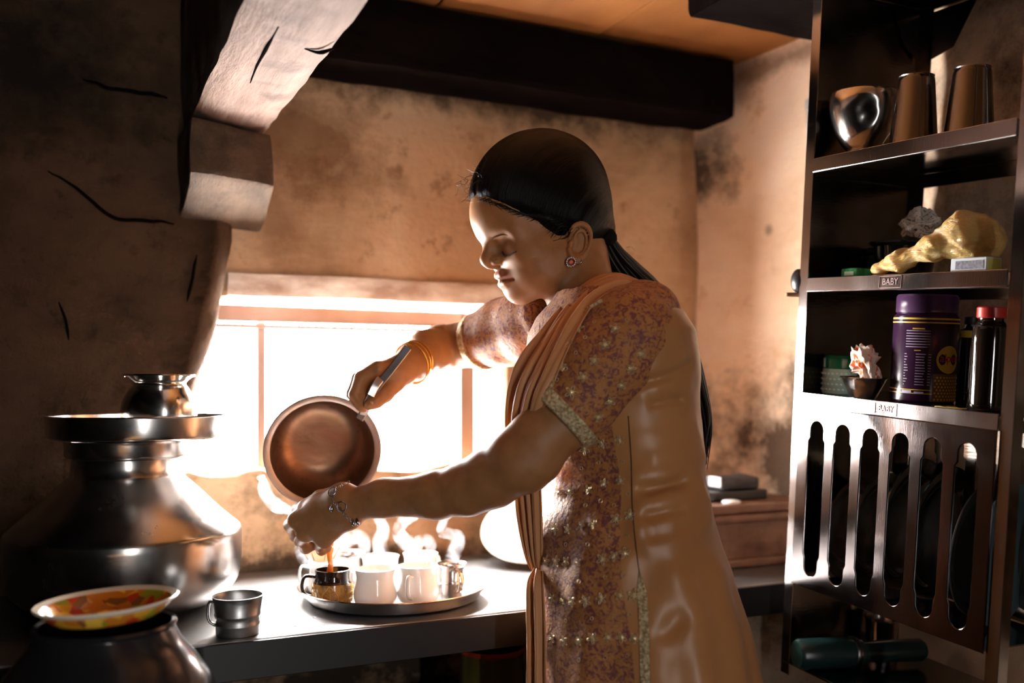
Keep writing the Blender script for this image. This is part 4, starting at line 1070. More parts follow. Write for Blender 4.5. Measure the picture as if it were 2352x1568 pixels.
M_satin = cloth('peach brown satin', (0.50, 0.265, 0.12), (0.56, 0.31, 0.15), 6, 0.36, 0.1, 0.10, 500)
M_emb_c = cloth('embroidered rust net', (0.36, 0.145, 0.042), (0.42, 0.175, 0.055), 30, 0.6, 0.2, 0.9, 160, extra=((0.17, 0.05, 0.05), 125, 0.50))
M_dup = cloth('peach dupatta cloth', (0.47, 0.215, 0.09), (0.52, 0.25, 0.11), 5, 0.5, 0.25, 0.1, 700)
M_goldthread = plain('pale gold thread', (0.72, 0.58, 0.36), 0.32, 0.6)
M_goldtrim = mottled('beaded gold trim', (0.36, 0.24, 0.10), (0.78, 0.66, 0.42), 260, 0.35, 0.4, bmp=1.0, bscale=320, lohi=(0.4, 0.6))

# ---- head frame
HO = A(1255, 500, 1.40)
psi, th = math.radians(20), math.radians(21)
hf = cam_vec(-math.cos(psi)*math.cos(th), -math.sin(psi)*math.cos(th), -math.sin(th))
hl = cam_vec(math.sin(psi), -math.cos(psi), 0); hu = np.cross(hf, hl)
HM = np.stack([hf, hl, hu])                # rows: forward, her left, up
def H(x, y, z): return HO+np.array([x, y, z])@HM
def toH(p): return (p-HO)@HM.T
body = Field()
def hell(c, r, k=0.01, sub=False): body.ell(H(*c), r, k, HM.T, sub)
def hcap(a, b, ra, rb, k=0.01, sub=False): body.cap(H(*a), H(*b), ra, rb, k, sub)
hell((0.0, 0, 0.030), (0.099, 0.073, 0.090))
hell((0.035, 0, 0.024), (0.073, 0.058, 0.050), 0.02)
hell((0.043, 0, -0.035), (0.053, 0.053, 0.060), 0.02)
for sg in (1, -1):
    hcap((0.012, sg*0.049, -0.064), (0.040, sg*0.038, -0.078), 0.019, 0.018, 0.035)
    hcap((0.040, sg*0.038, -0.078), (0.074, sg*0.010, -0.083), 0.018, 0.0150, 0.03)
    hcap((0.057, sg*0.034, -0.043), (0.058, sg*0.032, -0.055), 0.026, 0.019, 0.03)
hcap((0.0775, 0, -0.082), (0.0775, 0, -0.083), 0.0158, 0.0155, 0.012)
hell((0.062, 0, -0.062), (0.034, 0.030, 0.022), 0.012)
for sg in (1, -1):
    hcap((0.0885, sg*0.012, 0.002), (0.070, sg*0.044, -0.002), 0.0095, 0.010, 0.02)
    hcap((0.104, sg*0.029, -0.018), (0.096, sg*0.040, -0.018), 0.0145, 0.013, 0.014, True)
    hcap((0.0730, sg*0.0320, -0.0215), (0.0730, sg*0.0320, -0.0215), 0.0148, 0.0148, 0.004)
    hcap((0.080, sg*0.020, -0.035), (0.073, sg*0.044, -0.034), 0.0078, 0.0078, 0.012)
hcap((0.0935, 0, -0.004), (0.1055, 0, -0.0255), 0.0072, 0.0090, 0.010)
for sg in (1, -1): hcap((0.0955, sg*0.0175, -0.0150), (0.0950, sg*0.0180, -0.0190), 0.0050, 0.0045, 0.007, True)
hcap((0.1085, 0, -0.0283), (0.1085, 0, -0.0283), 0.0086, 0.0086, 0.008)
for sg in (1, -1):
    hcap((0.1010, sg*0.0115, -0.0335), (0.0965, sg*0.0135, -0.0350), 0.0066, 0.0062, 0.004)
    hcap((0.103, sg*0.0070, -0.0435), (0.100, sg*0.0085, -0.0425), 0.0034, 0.0036, 0.003, True)
hcap((0.1065, 0, -0.0365), (0.0985, 0, -0.0405), 0.0055, 0.0050, 0.006)
for sg in (1, -1):
    hcap((0.0980, 0, -0.0550), (0.0962, sg*0.008, -0.0545), 0.0056, 0.0056, 0.004)
    hcap((0.0962, sg*0.008, -0.0545), (0.0850, sg*0.0240, -0.0640), 0.0056, 0.0034, 0.005)
    hcap((0.0958, 0, -0.0668), (0.0940, sg*0.009, -0.0668), 0.0066, 0.0063, 0.005)
    hcap((0.0940, sg*0.009, -0.0668), (0.0845, sg*0.0225, -0.0668), 0.0063, 0.0034, 0.005)
    hcap((0.1045, 0, -0.0608), (0.1000, sg*0.012, -0.0615), 0.0019, 0.0019, 0.0025, True)
    hcap((0.1000, sg*0.012, -0.0615), (0.0890, sg*0.0265, -0.0660), 0.0019, 0.0014, 0.003, True)
# ears
for sg in (1, -1):
    ec = H(-0.003, sg*0.0695, -0.049)
    et = np.array([-0.52, 0, 0.854]); es = np.array([-0.854, sg*0.30, -0.52]); es = es/np.linalg.norm(es)
    et = et-es*(es@et); et /= np.linalg.norm(et); en = np.cross(et, es); en = en if en[1]*sg > 0 else -en
    EM = np.stack([es@HM, en@HM, et@HM])
    def ear(p, ec=ec, EM=EM):
        q = (p-ec)@EM.T/0.86; s_, n_, t = q[:, 0], q[:, 1], q[:, 2]
        wdt = 0.0175+0.003*np.clip(t/0.03, -1, 1)
        rho = np.sqrt((s_/wdt)**2+(t/0.0295)**2)
        lobe = np.clip((-t-0.006)/0.02, 0, 1)
        helix = np.sqrt(((rho-1)*0.0205)**2+(n_-0.005)**2)-(0.0036+0.0022*lobe)
        front = (s_ < -0.004) & (t < 0.012)
        helix = np.where(front, np.maximum(helix, np.minimum(np.abs(t+0.024)-0.012, 1)), helix)
        rho2 = np.sqrt(((s_-0.001)/0.0105)**2+((t+0.001)/0.0205)**2)
        anti = np.sqrt(((rho2-1)*0.0145)**2+(n_-0.0035)**2)-0.0027
        anti = np.where((s_ < 0.0) & (t < 0.006), np.maximum(anti, 0.004), anti)
        base = np.sqrt((np.maximum(rho-0.96, 0)*0.021)**2+np.maximum(np.abs(n_+0.0015)-0.0012, 0)**2)-0.0012
        base = np.maximum(base, (rho-1.02)*0.018)
        lob = np.linalg.norm((q-np.array([-0.003, 0.0025, -0.0265]))/np.array([1, 0.6, 1]), axis=1)-0.0085
        trag = np.linalg.norm((q-np.array([-0.0125, 0.004, -0.005]))/np.array([1, 0.8, 1.5]), axis=1)-0.0045
        root = np.linalg.norm((q-np.array([-0.007, -0.006, 0.0]))/np.array([1, 1, 2.1]), axis=1)-0.010
        return 0.86*np.minimum.reduce([helix, anti, base, lob*0.7, trag*0.8, root*0.6])
    body.fn(ear, ec-0.042, ec+0.042, 0.004)
# neck
hcap((-0.030, 0, -0.040), tuple(toH(A(1342, 700, 1.385))), 0.046, 0.047, 0.02)
body.cap(A(1342, 700, 1.385), A(1362, 770, 1.37), 0.047, 0.062, 0.02)
# ---- arms
narm = [(1452, 745, 1.238, .046), (1370, 862, 1.230, .0425), (1288, 966, 1.222, .0385), (1236, 1011, 1.218, .0375), (1191, 1058, 1.222, .0388), (1130, 1097, 1.243, .0374), (1075, 1121, 1.257, .0340), (1000, 1137, 1.275, .0300), (885, 1143, 1.303, .0246), (812, 1159, 1.320, .0222)]
body.chain([A(*q[:3]) for q in narm], [q[3] for q in narm], 0.012)
body.cap(A(1236, 1062, 1.216), A(1222, 1078, 1.22), 0.026, 0.022, 0.02)
farm = [(1236, 738, 1.47, .045), (1170, 762, 1.535, .042), (1098, 785, 1.595, .0395), (1012, 800, 1.640, .0375), (985, 808, 1.590, .0355), (955, 828, 1.530, .029), (930, 846, 1.480, .0245)]
body.chain([A(*q[:3]) for q in farm], [q[3] for q in farm], 0.012)
# ---- hands
def finger(pts, rs, k=0.0045): body.chain([A(*q) for q in pts], rs, k)
# her left hand, back of the hand towards us, fingers curled away around the strainer's handle
wl_ = A(812, 1159, 1.320)
kn = {'index': (703, 1166, 1.360), 'middle': (680, 1194, 1.352), 'ring': (700, 1226, 1.347), 'little': (744, 1240, 1.344)}
bs = {'index': (786, 1140, 1.326), 'middle': (788, 1155, 1.322), 'ring': (792, 1170, 1.322), 'little': (800, 1184, 1.324)}
for k_ in kn: body.cap(A(*bs[k_]), A(*kn[k_]), 0.0150, 0.0108, 0.016)
body.cap(A(*bs['index']), A(*bs['little']), 0.017, 0.016, 0.014)
body.cap(A(735, 1165, 1.346), A(742, 1215, 1.340), 0.0135, 0.0125, 0.014)
for k_ in kn: body.cap(A(*kn[k_]), A(*kn[k_]), 0.0110, 0.0110, 0.006)
finger([kn['index'], (684, 1171, 1.396), (690, 1196, 1.420), (712, 1206, 1.414)], [.0092, .0084, .0078, .0070])
finger([kn['middle'], (666, 1206, 1.390), (680, 1232, 1.414), (704, 1230, 1.410)], [.0094, .0086, .0080, .0070])
finger([kn['ring'], (690, 1242, 1.382), (702, 1259, 1.402), (722, 1252, 1.400)], [.0090, .0082, .0076, .0068])
finger([kn['little'], (734, 1254, 1.376), (738, 1264, 1.392), (754, 1258, 1.392)], [.0082, .0072, .0068, .0060])
finger([(782, 1136, 1.332), (736, 1143, 1.366), (704, 1160, 1.392), (688, 1172, 1.408)], [.0145, .0112, .0094, .0078])
# her right hand closed round the tongs
wr_ = A(930, 846, 1.480)
K2 = {}; B2 = {}
for i_, k_ in enumerate(('index', 'middle', 'ring', 'little')):
    dy = 0.0165*i_; sh = (3, -4, -8, -6)[i_]
    K2[k_] = (866+sh, 847+i_*2, 1.450+dy); B2[k_] = (912, 850+(3-i_)*3, 1.463+0.011*i_)
    body.cap(A(*B2[k_]), A(*K2[k_]), 0.0165, 0.0115, 0.016)
    body.chain([A(*K2[k_]), A(826+sh, 868+i_*1, 1.449+dy), A(812+sh, 906-i_*2, 1.449+dy*0.95), A(832+sh, 936-i_*3, 1.447+dy*0.92)], [.0112, .0100-0.0004*i_, .0090-0.0004*i_, .0078-0.0004*i_], 0.0030)
body.cap(A(872, 872, 1.462), A(852, 900, 1.460), 0.015, 0.012, 0.014)
body.chain([A(906, 880, 1.462), A(884, 905, 1.447), A(864, 921, 1.437), A(849, 929, 1.433)], [.0155, .0120, .0102, .0084], 0.006)

# ---- torso, as rings of the dress
tf_ = cam_vec(-0.917, -0.40, 0); tr_ = cam_vec(-0.40, 0.917, 0)      # her forward and her right
YT = 1.33
rings = [(655, 1372, .045, .060), (690, 1385, .062, .098), (725, 1393, .080, .136), (765, 1396, .093, .152), (820, 1398, .101, .150), (900, 1401, .106, .140), (1000, 1415, .101, .132), (1090, 1427, .096, .130),
         (1180, 1428, .107, .140), (1280, 1440, .120, .144), (1400, 1462, .131, .150), (1533, 1478, .142, .153), (1700, 1490, .155, .156), (2000, 1500, .170, .158)]
rz_ = np.array([P(1176, r[0], YT)[2] for r in rings])[::-1]
YR = lambda y: float(np.interp(y, [900, 1000, 1090, 1180, 1280, 1400], [1.33, 1.325, 1.318, 1.308, 1.300, 1.293]))
rc_ = np.array([P(r[1], r[0], YR(r[0]))[:2] for r in rings])[::-1]; ra_ = np.array([r[2] for r in rings])[::-1]; rb_ = np.array([r[3] for r in rings])[::-1]
def torso_uv(p):
    z = p[:, 2]
    cx = np.interp(z, rz_, rc_[:, 0]); cy = np.interp(z, rz_, rc_[:, 1]); a = np.interp(z, rz_, ra_); b = np.interp(z, rz_, rb_)
    d = np.stack([p[:, 0]-cx, p[:, 1]-cy], -1)
    return d@tf_[:2], d@tr_[:2], a, b
def torso(p):
    u, v, a, b = torso_uv(p); rho = np.sqrt((u/a)**2+(v/b)**2)
    k1 = np.sqrt((u/a**2)**2+(v/b**2)**2)
    d = rho*(rho-1)/np.maximum(k1, 1e-4); d = np.where(rho < 0.2, -np.minimum(a, b), d)
    return np.maximum(d, np.maximum(p[:, 2]-rz_[-1], rz_[0]-p[:, 2]))
tlo = np.array([*(P(1400, 890, YT)[:2]), 0])
def polyd(p, line):
    d = np.full(len(p), 9.0)
    for a, b in zip(line[:-1], line[1:]):
        ab = b-a; pa = p-a; t = np.clip((pa@ab)/(ab@ab), 0, 1); d = np.minimum(d, np.linalg.norm(pa-t[:, None]*ab, axis=1))
    return d
FOLDS = [([(1378, 1210), (1350, 1320), (1305, 1425), (1292, 1533), (1292, 1620)], 1.20, .0075, .020), ([(1425, 1290), (1404, 1380), (1352, 1490), (1345, 1620)], 1.18, .0065, .018), ([(1290, 1110), (1322, 1140), (1316, 1172), (1245, 1215)], 1.21, .006, .020),
         ([(1465, 1095), (1530, 1088), (1605, 1050)], 1.20, .0085, .011), ([(1475, 1165), (1540, 1150), (1600, 1110)], 1.20, .0085, .012), ([(1470, 1212), (1540, 1200), (1612, 1150)], 1.20, .009, .012), ([(1500, 1050), (1560, 1035), (1600, 1010)], 1.20, .005, .009), ([(1490, 1255), (1560, 1235), (1620, 1190)], 1.20, .006, .014), ([(1470, 905), (1520, 895), (1575, 885)], 1.20, .004, .008),
         ([(1460, 1010), (1520, 1005), (1590, 975)], 1.20, .003, .012), ([(1560, 1330), (1600, 1430), (1620, 1600)], 1.22, .006, .02), ([(1510, 1400), (1520, 1600)], 1.2, .005, .02), ([(1650, 1330), (1680, 1450), (1700, 1600)], 1.3, .007, .02),
         ([(1470, 880), (1540, 860), (1580, 838)], 1.20, -.006, .007), ([(1490, 905), (1530, 902)], 1.2, -.005, .005), ([(1500, 927), (1560, 917)], 1.2, -.006, .006), ([(1490, 1126), (1560, 1110)], 1.2, -.006, .009), ([(1490, 1186), (1560, 1172)], 1.2, -.008, .009), ([(1560, 1420), (1520, 1455)], 1.2, -.006, .014), ([(1500, 1225), (1560, 1215), (1600, 1200)], 1.2, -.006, .012), ([(1480, 1120), (1560, 1105)], 1.2, -.004, .012)]
def march(f, px, py, y0=0.95, y1=1.9):      # from the eye along picture rays to the surface, many at once
    px = np.atleast_1d(np.asarray(px, float)); py = np.atleast_1d(np.asarray(py, float)); Y = np.full(len(px), y0)
    def pts(): 
        X = (px-CX)/FPX*Y; return np.stack([CS*X+SN*Y, -SN*X+CS*Y, EYE-(py-HY)/FPX*Y], -1)
    live = np.ones(len(px), bool)
    for _ in range(160):
        d = f(pts()); live &= (d > 0.0005) & (Y < y1)
        if not live.any(): break
        Y += np.where(live, np.clip(d*0.75, 0.0004, 0.012), 0)
    Y = np.where(Y >= y1, 1.25, Y)
    return pts()
def surf_line(pts, f, Y0):
    q = np.array(pts, float); return march(f, q[:, 0], q[:, 1], Y0-0.12)
FL = [(surf_line(pts, torso, Y0), amp, wd) for pts, Y0, amp, wd in FOLDS]
def kameez(p):
    d = torso(p)-0.004
    ix = np.nonzero(np.abs(d) < 0.05)[0]
    if len(ix) == 0: return d
    q = p[ix]; w_ = np.zeros(len(q))
    for line, amp, wd in FL:
        e = polyd(q, line)/wd; w_ += amp*np.exp(-e*e)
    u, v, a, b = torso_uv(q); an = np.arctan2(v/b, u/a); low = sstep(rz_[-1]-0.38, rz_[-1]-0.75, q[:, 2]) if False else np.clip((1.0-q[:, 2])/0.35, 0, 1)
    w_ += low*(0.006*np.sin(an*7+1.5*vnoise(q, 5, 2))+0.003*np.sin(an*13+2))
    w_ += 0.0025*vnoise(q*np.array([1, 1, 2.0]), 14, 7)+0.0012*vnoise(q, 40, 8)
    d[ix] = d[ix]-w_; return d
bt = Field()          # bare trunk and legs beneath the dress, coarse
bt.fn(lambda p: torso(p)+0.012, tlo+np.array([-.3, -.3, rz_[0]]), tlo+np.array([.3, .3, rz_[-1]+.02]), 0.01)
hipc = np.array([*P(1475, 890, YT)[:2], 0.0])
feet = []
for sg, fwd in ((-1, -0.02), (1, 0.05)):
    hip = hipc+tr_*0.075*sg+np.array([0, 0, 0.72]); kn_ = hipc+tr_*0.075*sg+tf_*(fwd+0.02)+np.array([0, 0, 0.42]); an_ = hipc+tr_*0.08*sg+tf_*fwd+np.array([0, 0, 0.075])
    bt.cap(hip, kn_, 0.080, 0.052, 0.03); bt.cap(kn_, an_, 0.050, 0.032, 0.02)
    heel = an_-tf_*0.02; heel[2] = 0.032; toe = an_+tf_*0.14; toe[2] = 0.018
    bt.cap(an_, heel, 0.032, 0.030, 0.02); bt.cap(heel, toe, 0.030, 0.017, 0.02); feet.append((hip, kn_, an_))

lo = np.array([P(800, 890, 1.5)[0]-0.12, -0.0, 0.9]); 
v1, q1 = surfnet(lambda p: body(p), (-0.10, 0.92, 0.85), (1.02, 1.75, 1.47), 0.0017)
v2, q2 = surfnet(lambda p: bt(p, 0.08), (hipc[0]-.35, hipc[1]-.35, -0.01), (hipc[0]+.35, hipc[1]+.35, 1.26), 0.008)
hb = toH(v1)
tint = np.ones((len(v1), 3))
def paint(mask, col): 
    global tint
    tint = tint*(1-mask[:, None])+np.array(col)*mask[:, None]
near = np.linalg.norm(hb, axis=1) < 0.16
lipd = np.minimum(polyd(hb, np.array([[.0980, 0, -.0550], [.0962, .008, -.0545], [.085, .0240, -.0640]])), np.minimum(polyd(hb, np.array([[.0958, 0, -.0668], [.094, .009, -.0668], [.0845, .0225, -.0668]])),
       np.minimum(polyd(hb, np.array([[.0962, 0, -.0550], [.0945, -.008, -.0548], [.084, -.0230, -.0635]])), polyd(hb, np.array([[.0945, 0, -.0658], [.092, -.009, -.0660], [.084, -.0215, -.0650]])))))
paint(near*(1-sstep(0.0058, 0.0078, lipd)), (0.82, 0.50, 0.60))
lidd = np.linalg.norm((hb-np.array([0.0730, 0.0320, -0.0215])), axis=1)
paint(near*0.5*(1-sstep(0.0150, 0.021, lidd)), (0.85, 0.72, 0.80))
allv = np.vstack([v1, v2]); allq = np.vstack([q1, q2+len(v1)])
o = npmesh('body', allv, allq, M_skin); kid(o)
set_color(o, 'tint', np.vstack([tint, np.ones((len(v2), 3))]))
mod(o, 'SMOOTH', factor=0.5, iterations=2)

# ---- clothes
v, q = surfnet(kameez, (hipc[0]-.36, hipc[1]-.36, 0.36), (hipc[0]+.36, hipc[1]+.36, 1.27), 0.0035)
m, t_, b_ = nt('tunic satin and embroidered net'); M_kz = m
at_ = t_.nodes.new('ShaderNodeVertexColor'); at_.layer_name = 'panel'; gt = nd(t_, 'ShaderNodeMath', operation='GREATER_THAN'); gt.inputs[1].default_value = 0.5
sp_ = t_.nodes.new('ShaderNodeSeparateColor'); t_.links.new(at_.outputs['Color'], sp_.inputs[0]); t_.links.new(sp_.outputs[0], gt.inputs[0])
sat = ramp(t_, noise(t_, 6, 4), [(0.35, (0.37, 0.165, 0.058)), (0.65, (0.44, 0.205, 0.077))]).outputs[0]
nb = ramp(t_, noise(t_, 30, 4), [(0.35, (0.36, 0.145, 0.042)), (0.65, (0.42, 0.175, 0.055))]).outputs[0]
nb = mixc(t_, ramp(t_, noise(t_, 125, 5, 0.72, dist=1.2), [(0.50, (0, 0, 0)), (0.55, (1, 1, 1))]).outputs[0], nb, (0.17, 0.05, 0.05))
t_.links.new(mixc(t_, gt.outputs[0], sat, nb), b_.inputs['Base Color'])
rr = ramp(t_, gt.outputs[0], [(0.0, (0.36,)*3), (1.0, (0.6,)*3)]); t_.links.new(rr.outputs[0], b_.inputs['Roughness']); b_.inputs['Sheen Weight'].default_value = 0.08; b_.inputs['Specular IOR Level'].default_value = 0.32
bm1 = nd(t_, 'ShaderNodeBump', i_Distance=0.002); t_.links.new(noise(t_, 170, 3, 0.6), bm1.inputs['Height'])
r2 = ramp(t_, gt.outputs[0], [(0.0, (0.06,)*3), (1.0, (0.9,)*3)]); t_.links.new(r2.outputs[0], bm1.inputs['Strength']); t_.links.new(bm1.outputs[0], b_.inputs['Normal'])
kz = npmesh('kameez', v, q, M_kz); kid(kz)
cen = v; u_, w_, a_, b_ = torso_uv(cen); ang = np.degrees(np.arctan2(w_/b_, u_/a_))
seam = np.interp(cen[:, 2], [0.5, 0.85, 0.93, 1.0], [58, 53, 52, 52])
pv = np.clip((seam-np.abs(ang))/24+0.5, 0, 1); set_color(kz, 'panel', np.stack([pv, pv, pv], -1)); mod(kz, 'SMOOTH', factor=0.5, iterations=1)
# sleeves: cloth tubes over the upper arms, cut square at the cuff
def sleeve(pts, rs, seed, cuff_len, wr=0.0022):
    P_ = [A(*x) for x in pts]; f = Field(); f.chain(P_, rs, 0.02)
    ax = P_[-1]-P_[-2]; ax /= np.linalg.norm(ax); end = P_[-1]
    def g(p, o=0.0):
        d = f(p)-wr*vnoise(p, 16, seed)-0.0012*vnoise(p, 45, seed+1)-o
        return np.maximum(d, (p-end)@ax)
    def trim(p):
        d = f(p)-0.0028-0.0006*vnoise(p, 130, seed+4); s_ = (p-end)@ax
        return np.maximum(np.maximum(d, s_-0.0005), -(s_+cuff_len))
    lo_ = np.min(P_, axis=0)-0.09; hi_ = np.max(P_, axis=0)+0.09
    return g, trim, lo_, hi_
ns, ntm, lo_, hi_ = sleeve([(1476, 728, 1.262), (1446, 772, 1.236), (1386, 850, 1.226), (1328, 922, 1.222), (1283, 965, 1.220)], [.050, .0605, .0570, .0490, .0438], 3, 0.018)
v, q = surfnet(ns, lo_, hi_, 0.0022); slv = kid(npmesh('sleeve', v, q, M_emb_c))
v, q = surfnet(ntm, lo_, hi_, 0.0018); kid(npmesh('sleeve_trim', v, q, M_goldtrim))
fs_, ftm, lo_, hi_ = sleeve([(1262, 728, 1.44), (1225, 745, 1.49), (1165, 763, 1.545), (1098, 785, 1.592)], [.048, .054, .051, .0455], 13, 0.013)
v, q = surfnet(fs_, lo_, hi_, 0.0026); kid(npmesh('sleeve', v, q, M_emb_c))
v, q = surfnet(ftm, lo_, hi_, 0.0022); kid(npmesh('sleeve_trim', v, q, M_goldtrim))
# salwar legs under the tunic
for hip, kn_, an_ in feet:
    p_ = spline([hip, kn_+tf_*-0.01, an_+np.array([0, 0, 0.03])], 24); tt = np.linspace(0, 1, 24)
    kid(tube('trouser_leg', p_, np.interp(tt, [0, .5, .85, 1], [.095, .085, .055, .050])*(1+0.05*np.sin(tt*60)), M_dup, None, 28))

# dupatta: a pleated length of cloth over her near shoulder, down the front
def strip_cloth(name, guides, nu, nv, pleat, amp, mat, thick=0.0016, seed=0):
    G = np.array([spline([A(*p) for p in g], nu) for g in guides])      # guides across, points along
    R = np.array([spline(G[:, i], nv) for i in range(nu)])              # nu x nv
    du = np.gradient(R, axis=0); dv = np.gradient(R, axis=1); n = np.cross(du, dv); n /= np.linalg.norm(n, axis=2)[..., None]+1e-9
    tv = np.linspace(0, 1, nv)
    for i in range(nu):
        s_ = i/(nu-1)
        w_ = amp*(np.sin(tv*pleat*2*math.pi+0.8*math.sin(s_*5+seed))+0.5*np.sin(tv*pleat*3.7*math.pi+s_*3+seed))
        R[i] += n[i]*w_[:, None]
    fs = [(i*nv+j, (i+1)*nv+j, (i+1)*nv+j+1, i*nv+j+1) for i in range(nu-1) for j in range(nv-1)]
    o = mesh(name, R.reshape(-1, 3), fs, mat); mod(o, 'SOLIDIFY', thickness=thick, offset=0); kid(o); return o
front = [(1580, 850, 1.40), (1556, 765, 1.39), (1510, 685, 1.37), (1450, 645, 1.36), (1400, 634, 1.345), (1345, 655, 1.325), (1290, 705, 1.30), (1240, 762, 1.275), (1196, 815, 1.255), (1172, 880, 1.25), (1166, 985, 1.26), (1186, 1090, 1.275), (1192, 1180, 1.285), (1212, 1270, 1.285), (1232, 1312, 1.28)]
mid1 = [(1583, 870, 1.32), (1566, 790, 1.30), (1520, 700, 1.29), (1455, 655, 1.285), (1410, 646, 1.28), (1355, 672, 1.27), (1305, 725, 1.245), (1268, 785, 1.225), (1232, 845, 1.212), (1205, 905, 1.212), (1192, 990, 1.235), (1206, 1090, 1.255), (1214, 1180, 1.265), (1225, 1270, 1.27), (1236, 1312, 1.272)]
back = [(1578, 830, 1.245), (1562, 800, 1.235), (1524, 720, 1.225), (1462, 668, 1.222), (1424, 660, 1.22), (1368, 690, 1.212), (1328, 745, 1.198), (1296, 805, 1.185), (1270, 865, 1.180), (1246, 925, 1.185), (1230, 1000, 1.215), (1234, 1090, 1.235), (1238, 1180, 1.248), (1240, 1270, 1.256), (1243, 1312, 1.262)]
dp = strip_cloth('dupatta', [front, mid1, back], 130, 60, 4.0, 0.0042, M_dup, seed=1)
# the lower fall below the waist
f2 = [(1234, 1308, 1.27), (1216, 1335, 1.262), (1214, 1400, 1.26), (1217, 1480, 1.255), (1216, 1560, 1.25), (1214, 1660, 1.25)]
m2 = [(1238, 1308, 1.262), (1228, 1340, 1.25), (1229, 1400, 1.245), (1232, 1480, 1.24), (1233, 1560, 1.235), (1234, 1660, 1.235)]
b2 = [(1244, 1308, 1.25), (1246, 1340, 1.24), (1250, 1400, 1.235), (1254, 1480, 1.23), (1255, 1560, 1.225), (1256, 1660, 1.225)]
strip_cloth('dupatta_fall', [f2, m2, b2], 50, 30, 2.0, 0.0035, M_dup, seed=4)
# the other end hanging behind her
f3 = [(1600, 1050, 1.42), (1618, 1180, 1.42), (1655, 1290, 1.42), (1690, 1400, 1.42), (1722, 1533, 1.42), (1745, 1680, 1.42)]
m3 = [(1585, 1050, 1.36), (1605, 1180, 1.36), (1640, 1290, 1.35), (1672, 1400, 1.35), (1700, 1533, 1.35), (1718, 1680, 1.35)]
strip_cloth('dupatta_end', [f3, [(x+6, y, (Y+1.36)/2+0.01) for x, y, Y in f3], m3], 60, 36, 3.0, 0.005, M_dup, seed=7)

# ---- embroidered flowers, rings and trims
def frames(f, xy):
    q = np.array(xy, float); p = march(f, q[:, 0], q[:, 1], 1.0); return list(zip(p, vgrad(f, p, 0.004)))
def surface_frame(f, px, py): return frames(f, [(px, py)])[0]
def flower_mesh():
    parts = []
    for k in range(5):
        a = 2*math.pi*k/5; ca, sa = math.cos(a), math.sin(a)
        loop = [(0.0006, 0), (0.0025, 0.0009), (0.0046, 0.0), (0.0025, -0.0009), (0.0006, 0)]
        parts.append(tube_data([(x*ca-y*sa, x*sa+y*ca, 0.0004) for x, y in spline(loop, 9)], 0.00042, 4))
    parts.append(lathe_data([(0.0012, 0), (0.0010, 0.0009), (0, 0.0013)], 6))
    v, f = join_data(parts)
    me = bpy.data.meshes.new('embroidered_flower'); me.from_pydata([tuple(map(float, x)) for x in v], [], f); me.materials.append(M_goldthread); return me
def ringlet_mesh():
    v, f = tube_data([(0.0022*math.cos(a), 0.0022*math.sin(a), 0.0003) for a in np.linspace(0, 2*math.pi, 11)], 0.0004, 4, False)
    me = bpy.data.meshes.new('embroidered_ring'); me.from_pydata([tuple(map(float, x)) for x in v], [], f); me.materials.append(M_goldthread); return me
fme, rme = flower_mesh(), ringlet_mesh()
def stick(me, name, f, xy, par, scale=1.0):
  for (px, py), (p, n) in zip(xy, frames(f, xy)):
    z = Vector(n); x = z.orthogonal().normalized(); y = z.cross(x)
    M = Matrix.Identity(4)
    for i in range(3): M[i][0], M[i][1], M[i][2], M[i][3] = x[i], y[i], z[i], p[i]+n[i]*0.0004
    o = new_obj(name, me); o.matrix_world = M@Matrix.Rotation(6.28*hashn(px, py), 4, 'Z')@Matrix.Scale(scale*(0.9+0.3*hashn(py, px)), 4)
    o.parent = par; o.matrix_parent_inverse = Matrix.Identity(4)
stick(fme, 'embroidered_flower', ns, ((1344, 716), (1330, 757), (1307, 789), (1412, 754), (1389, 791), (1472, 812), (1449, 846), (1365, 828), (1339, 865), (1427, 885), (1312, 901), (1401, 922), (1375, 957), (1290, 842), (1262, 893)), slv, 1.6)
stick(rme, 'embroidered_ring', ns, ((1438, 786), (1412, 825), (1388, 864), (1365, 902), (1336, 938), (1499, 818), (1323, 810), (1344, 775), (1365, 739), (1300, 847), (1280, 872), (1440, 735)), slv)
stick(fme, 'embroidered_flower', kameez, ((1383, 1019), (1423, 1011), (1343, 1032), (1305, 1049), (1388, 1109), (1425, 1103), (1351, 1125), (1304, 1215), (1336, 1206), (1363, 1203), (1414, 1192), (1446, 1183), (1275, 1214), (1255, 1288), (1278, 1289), (1300, 1291), (1327, 1293), (1383, 1284), (1410, 1277), (1435, 1270),
             (1293, 1378), (1345, 1380), (1381, 1374), (1423, 1367), (1314, 1382), (1455, 1367), (1268, 1374), (1296, 1472), (1331, 1470), (1361, 1465), (1396, 1463), (1428, 1463), (1457, 1465), (1269, 1467), (1285, 1130), (1310, 1128)), kz, 1.45)
stick(rme, 'embroidered_ring', kameez, ((1414, 1049), (1375, 1062), (1336, 1075), (1443, 1133), (1430, 1060), (1380, 1150), (1410, 1160), (1345, 1160), (1300, 1250), (1350, 1250), (1400, 1235), (1440, 1230), (1270, 1330), (1330, 1335), (1390, 1325), (1430, 1320), (1300, 1425), (1360, 1420), (1410, 1415), (1445, 1410), (1330, 1515), (1390, 1510), (1440, 1505)), kz)
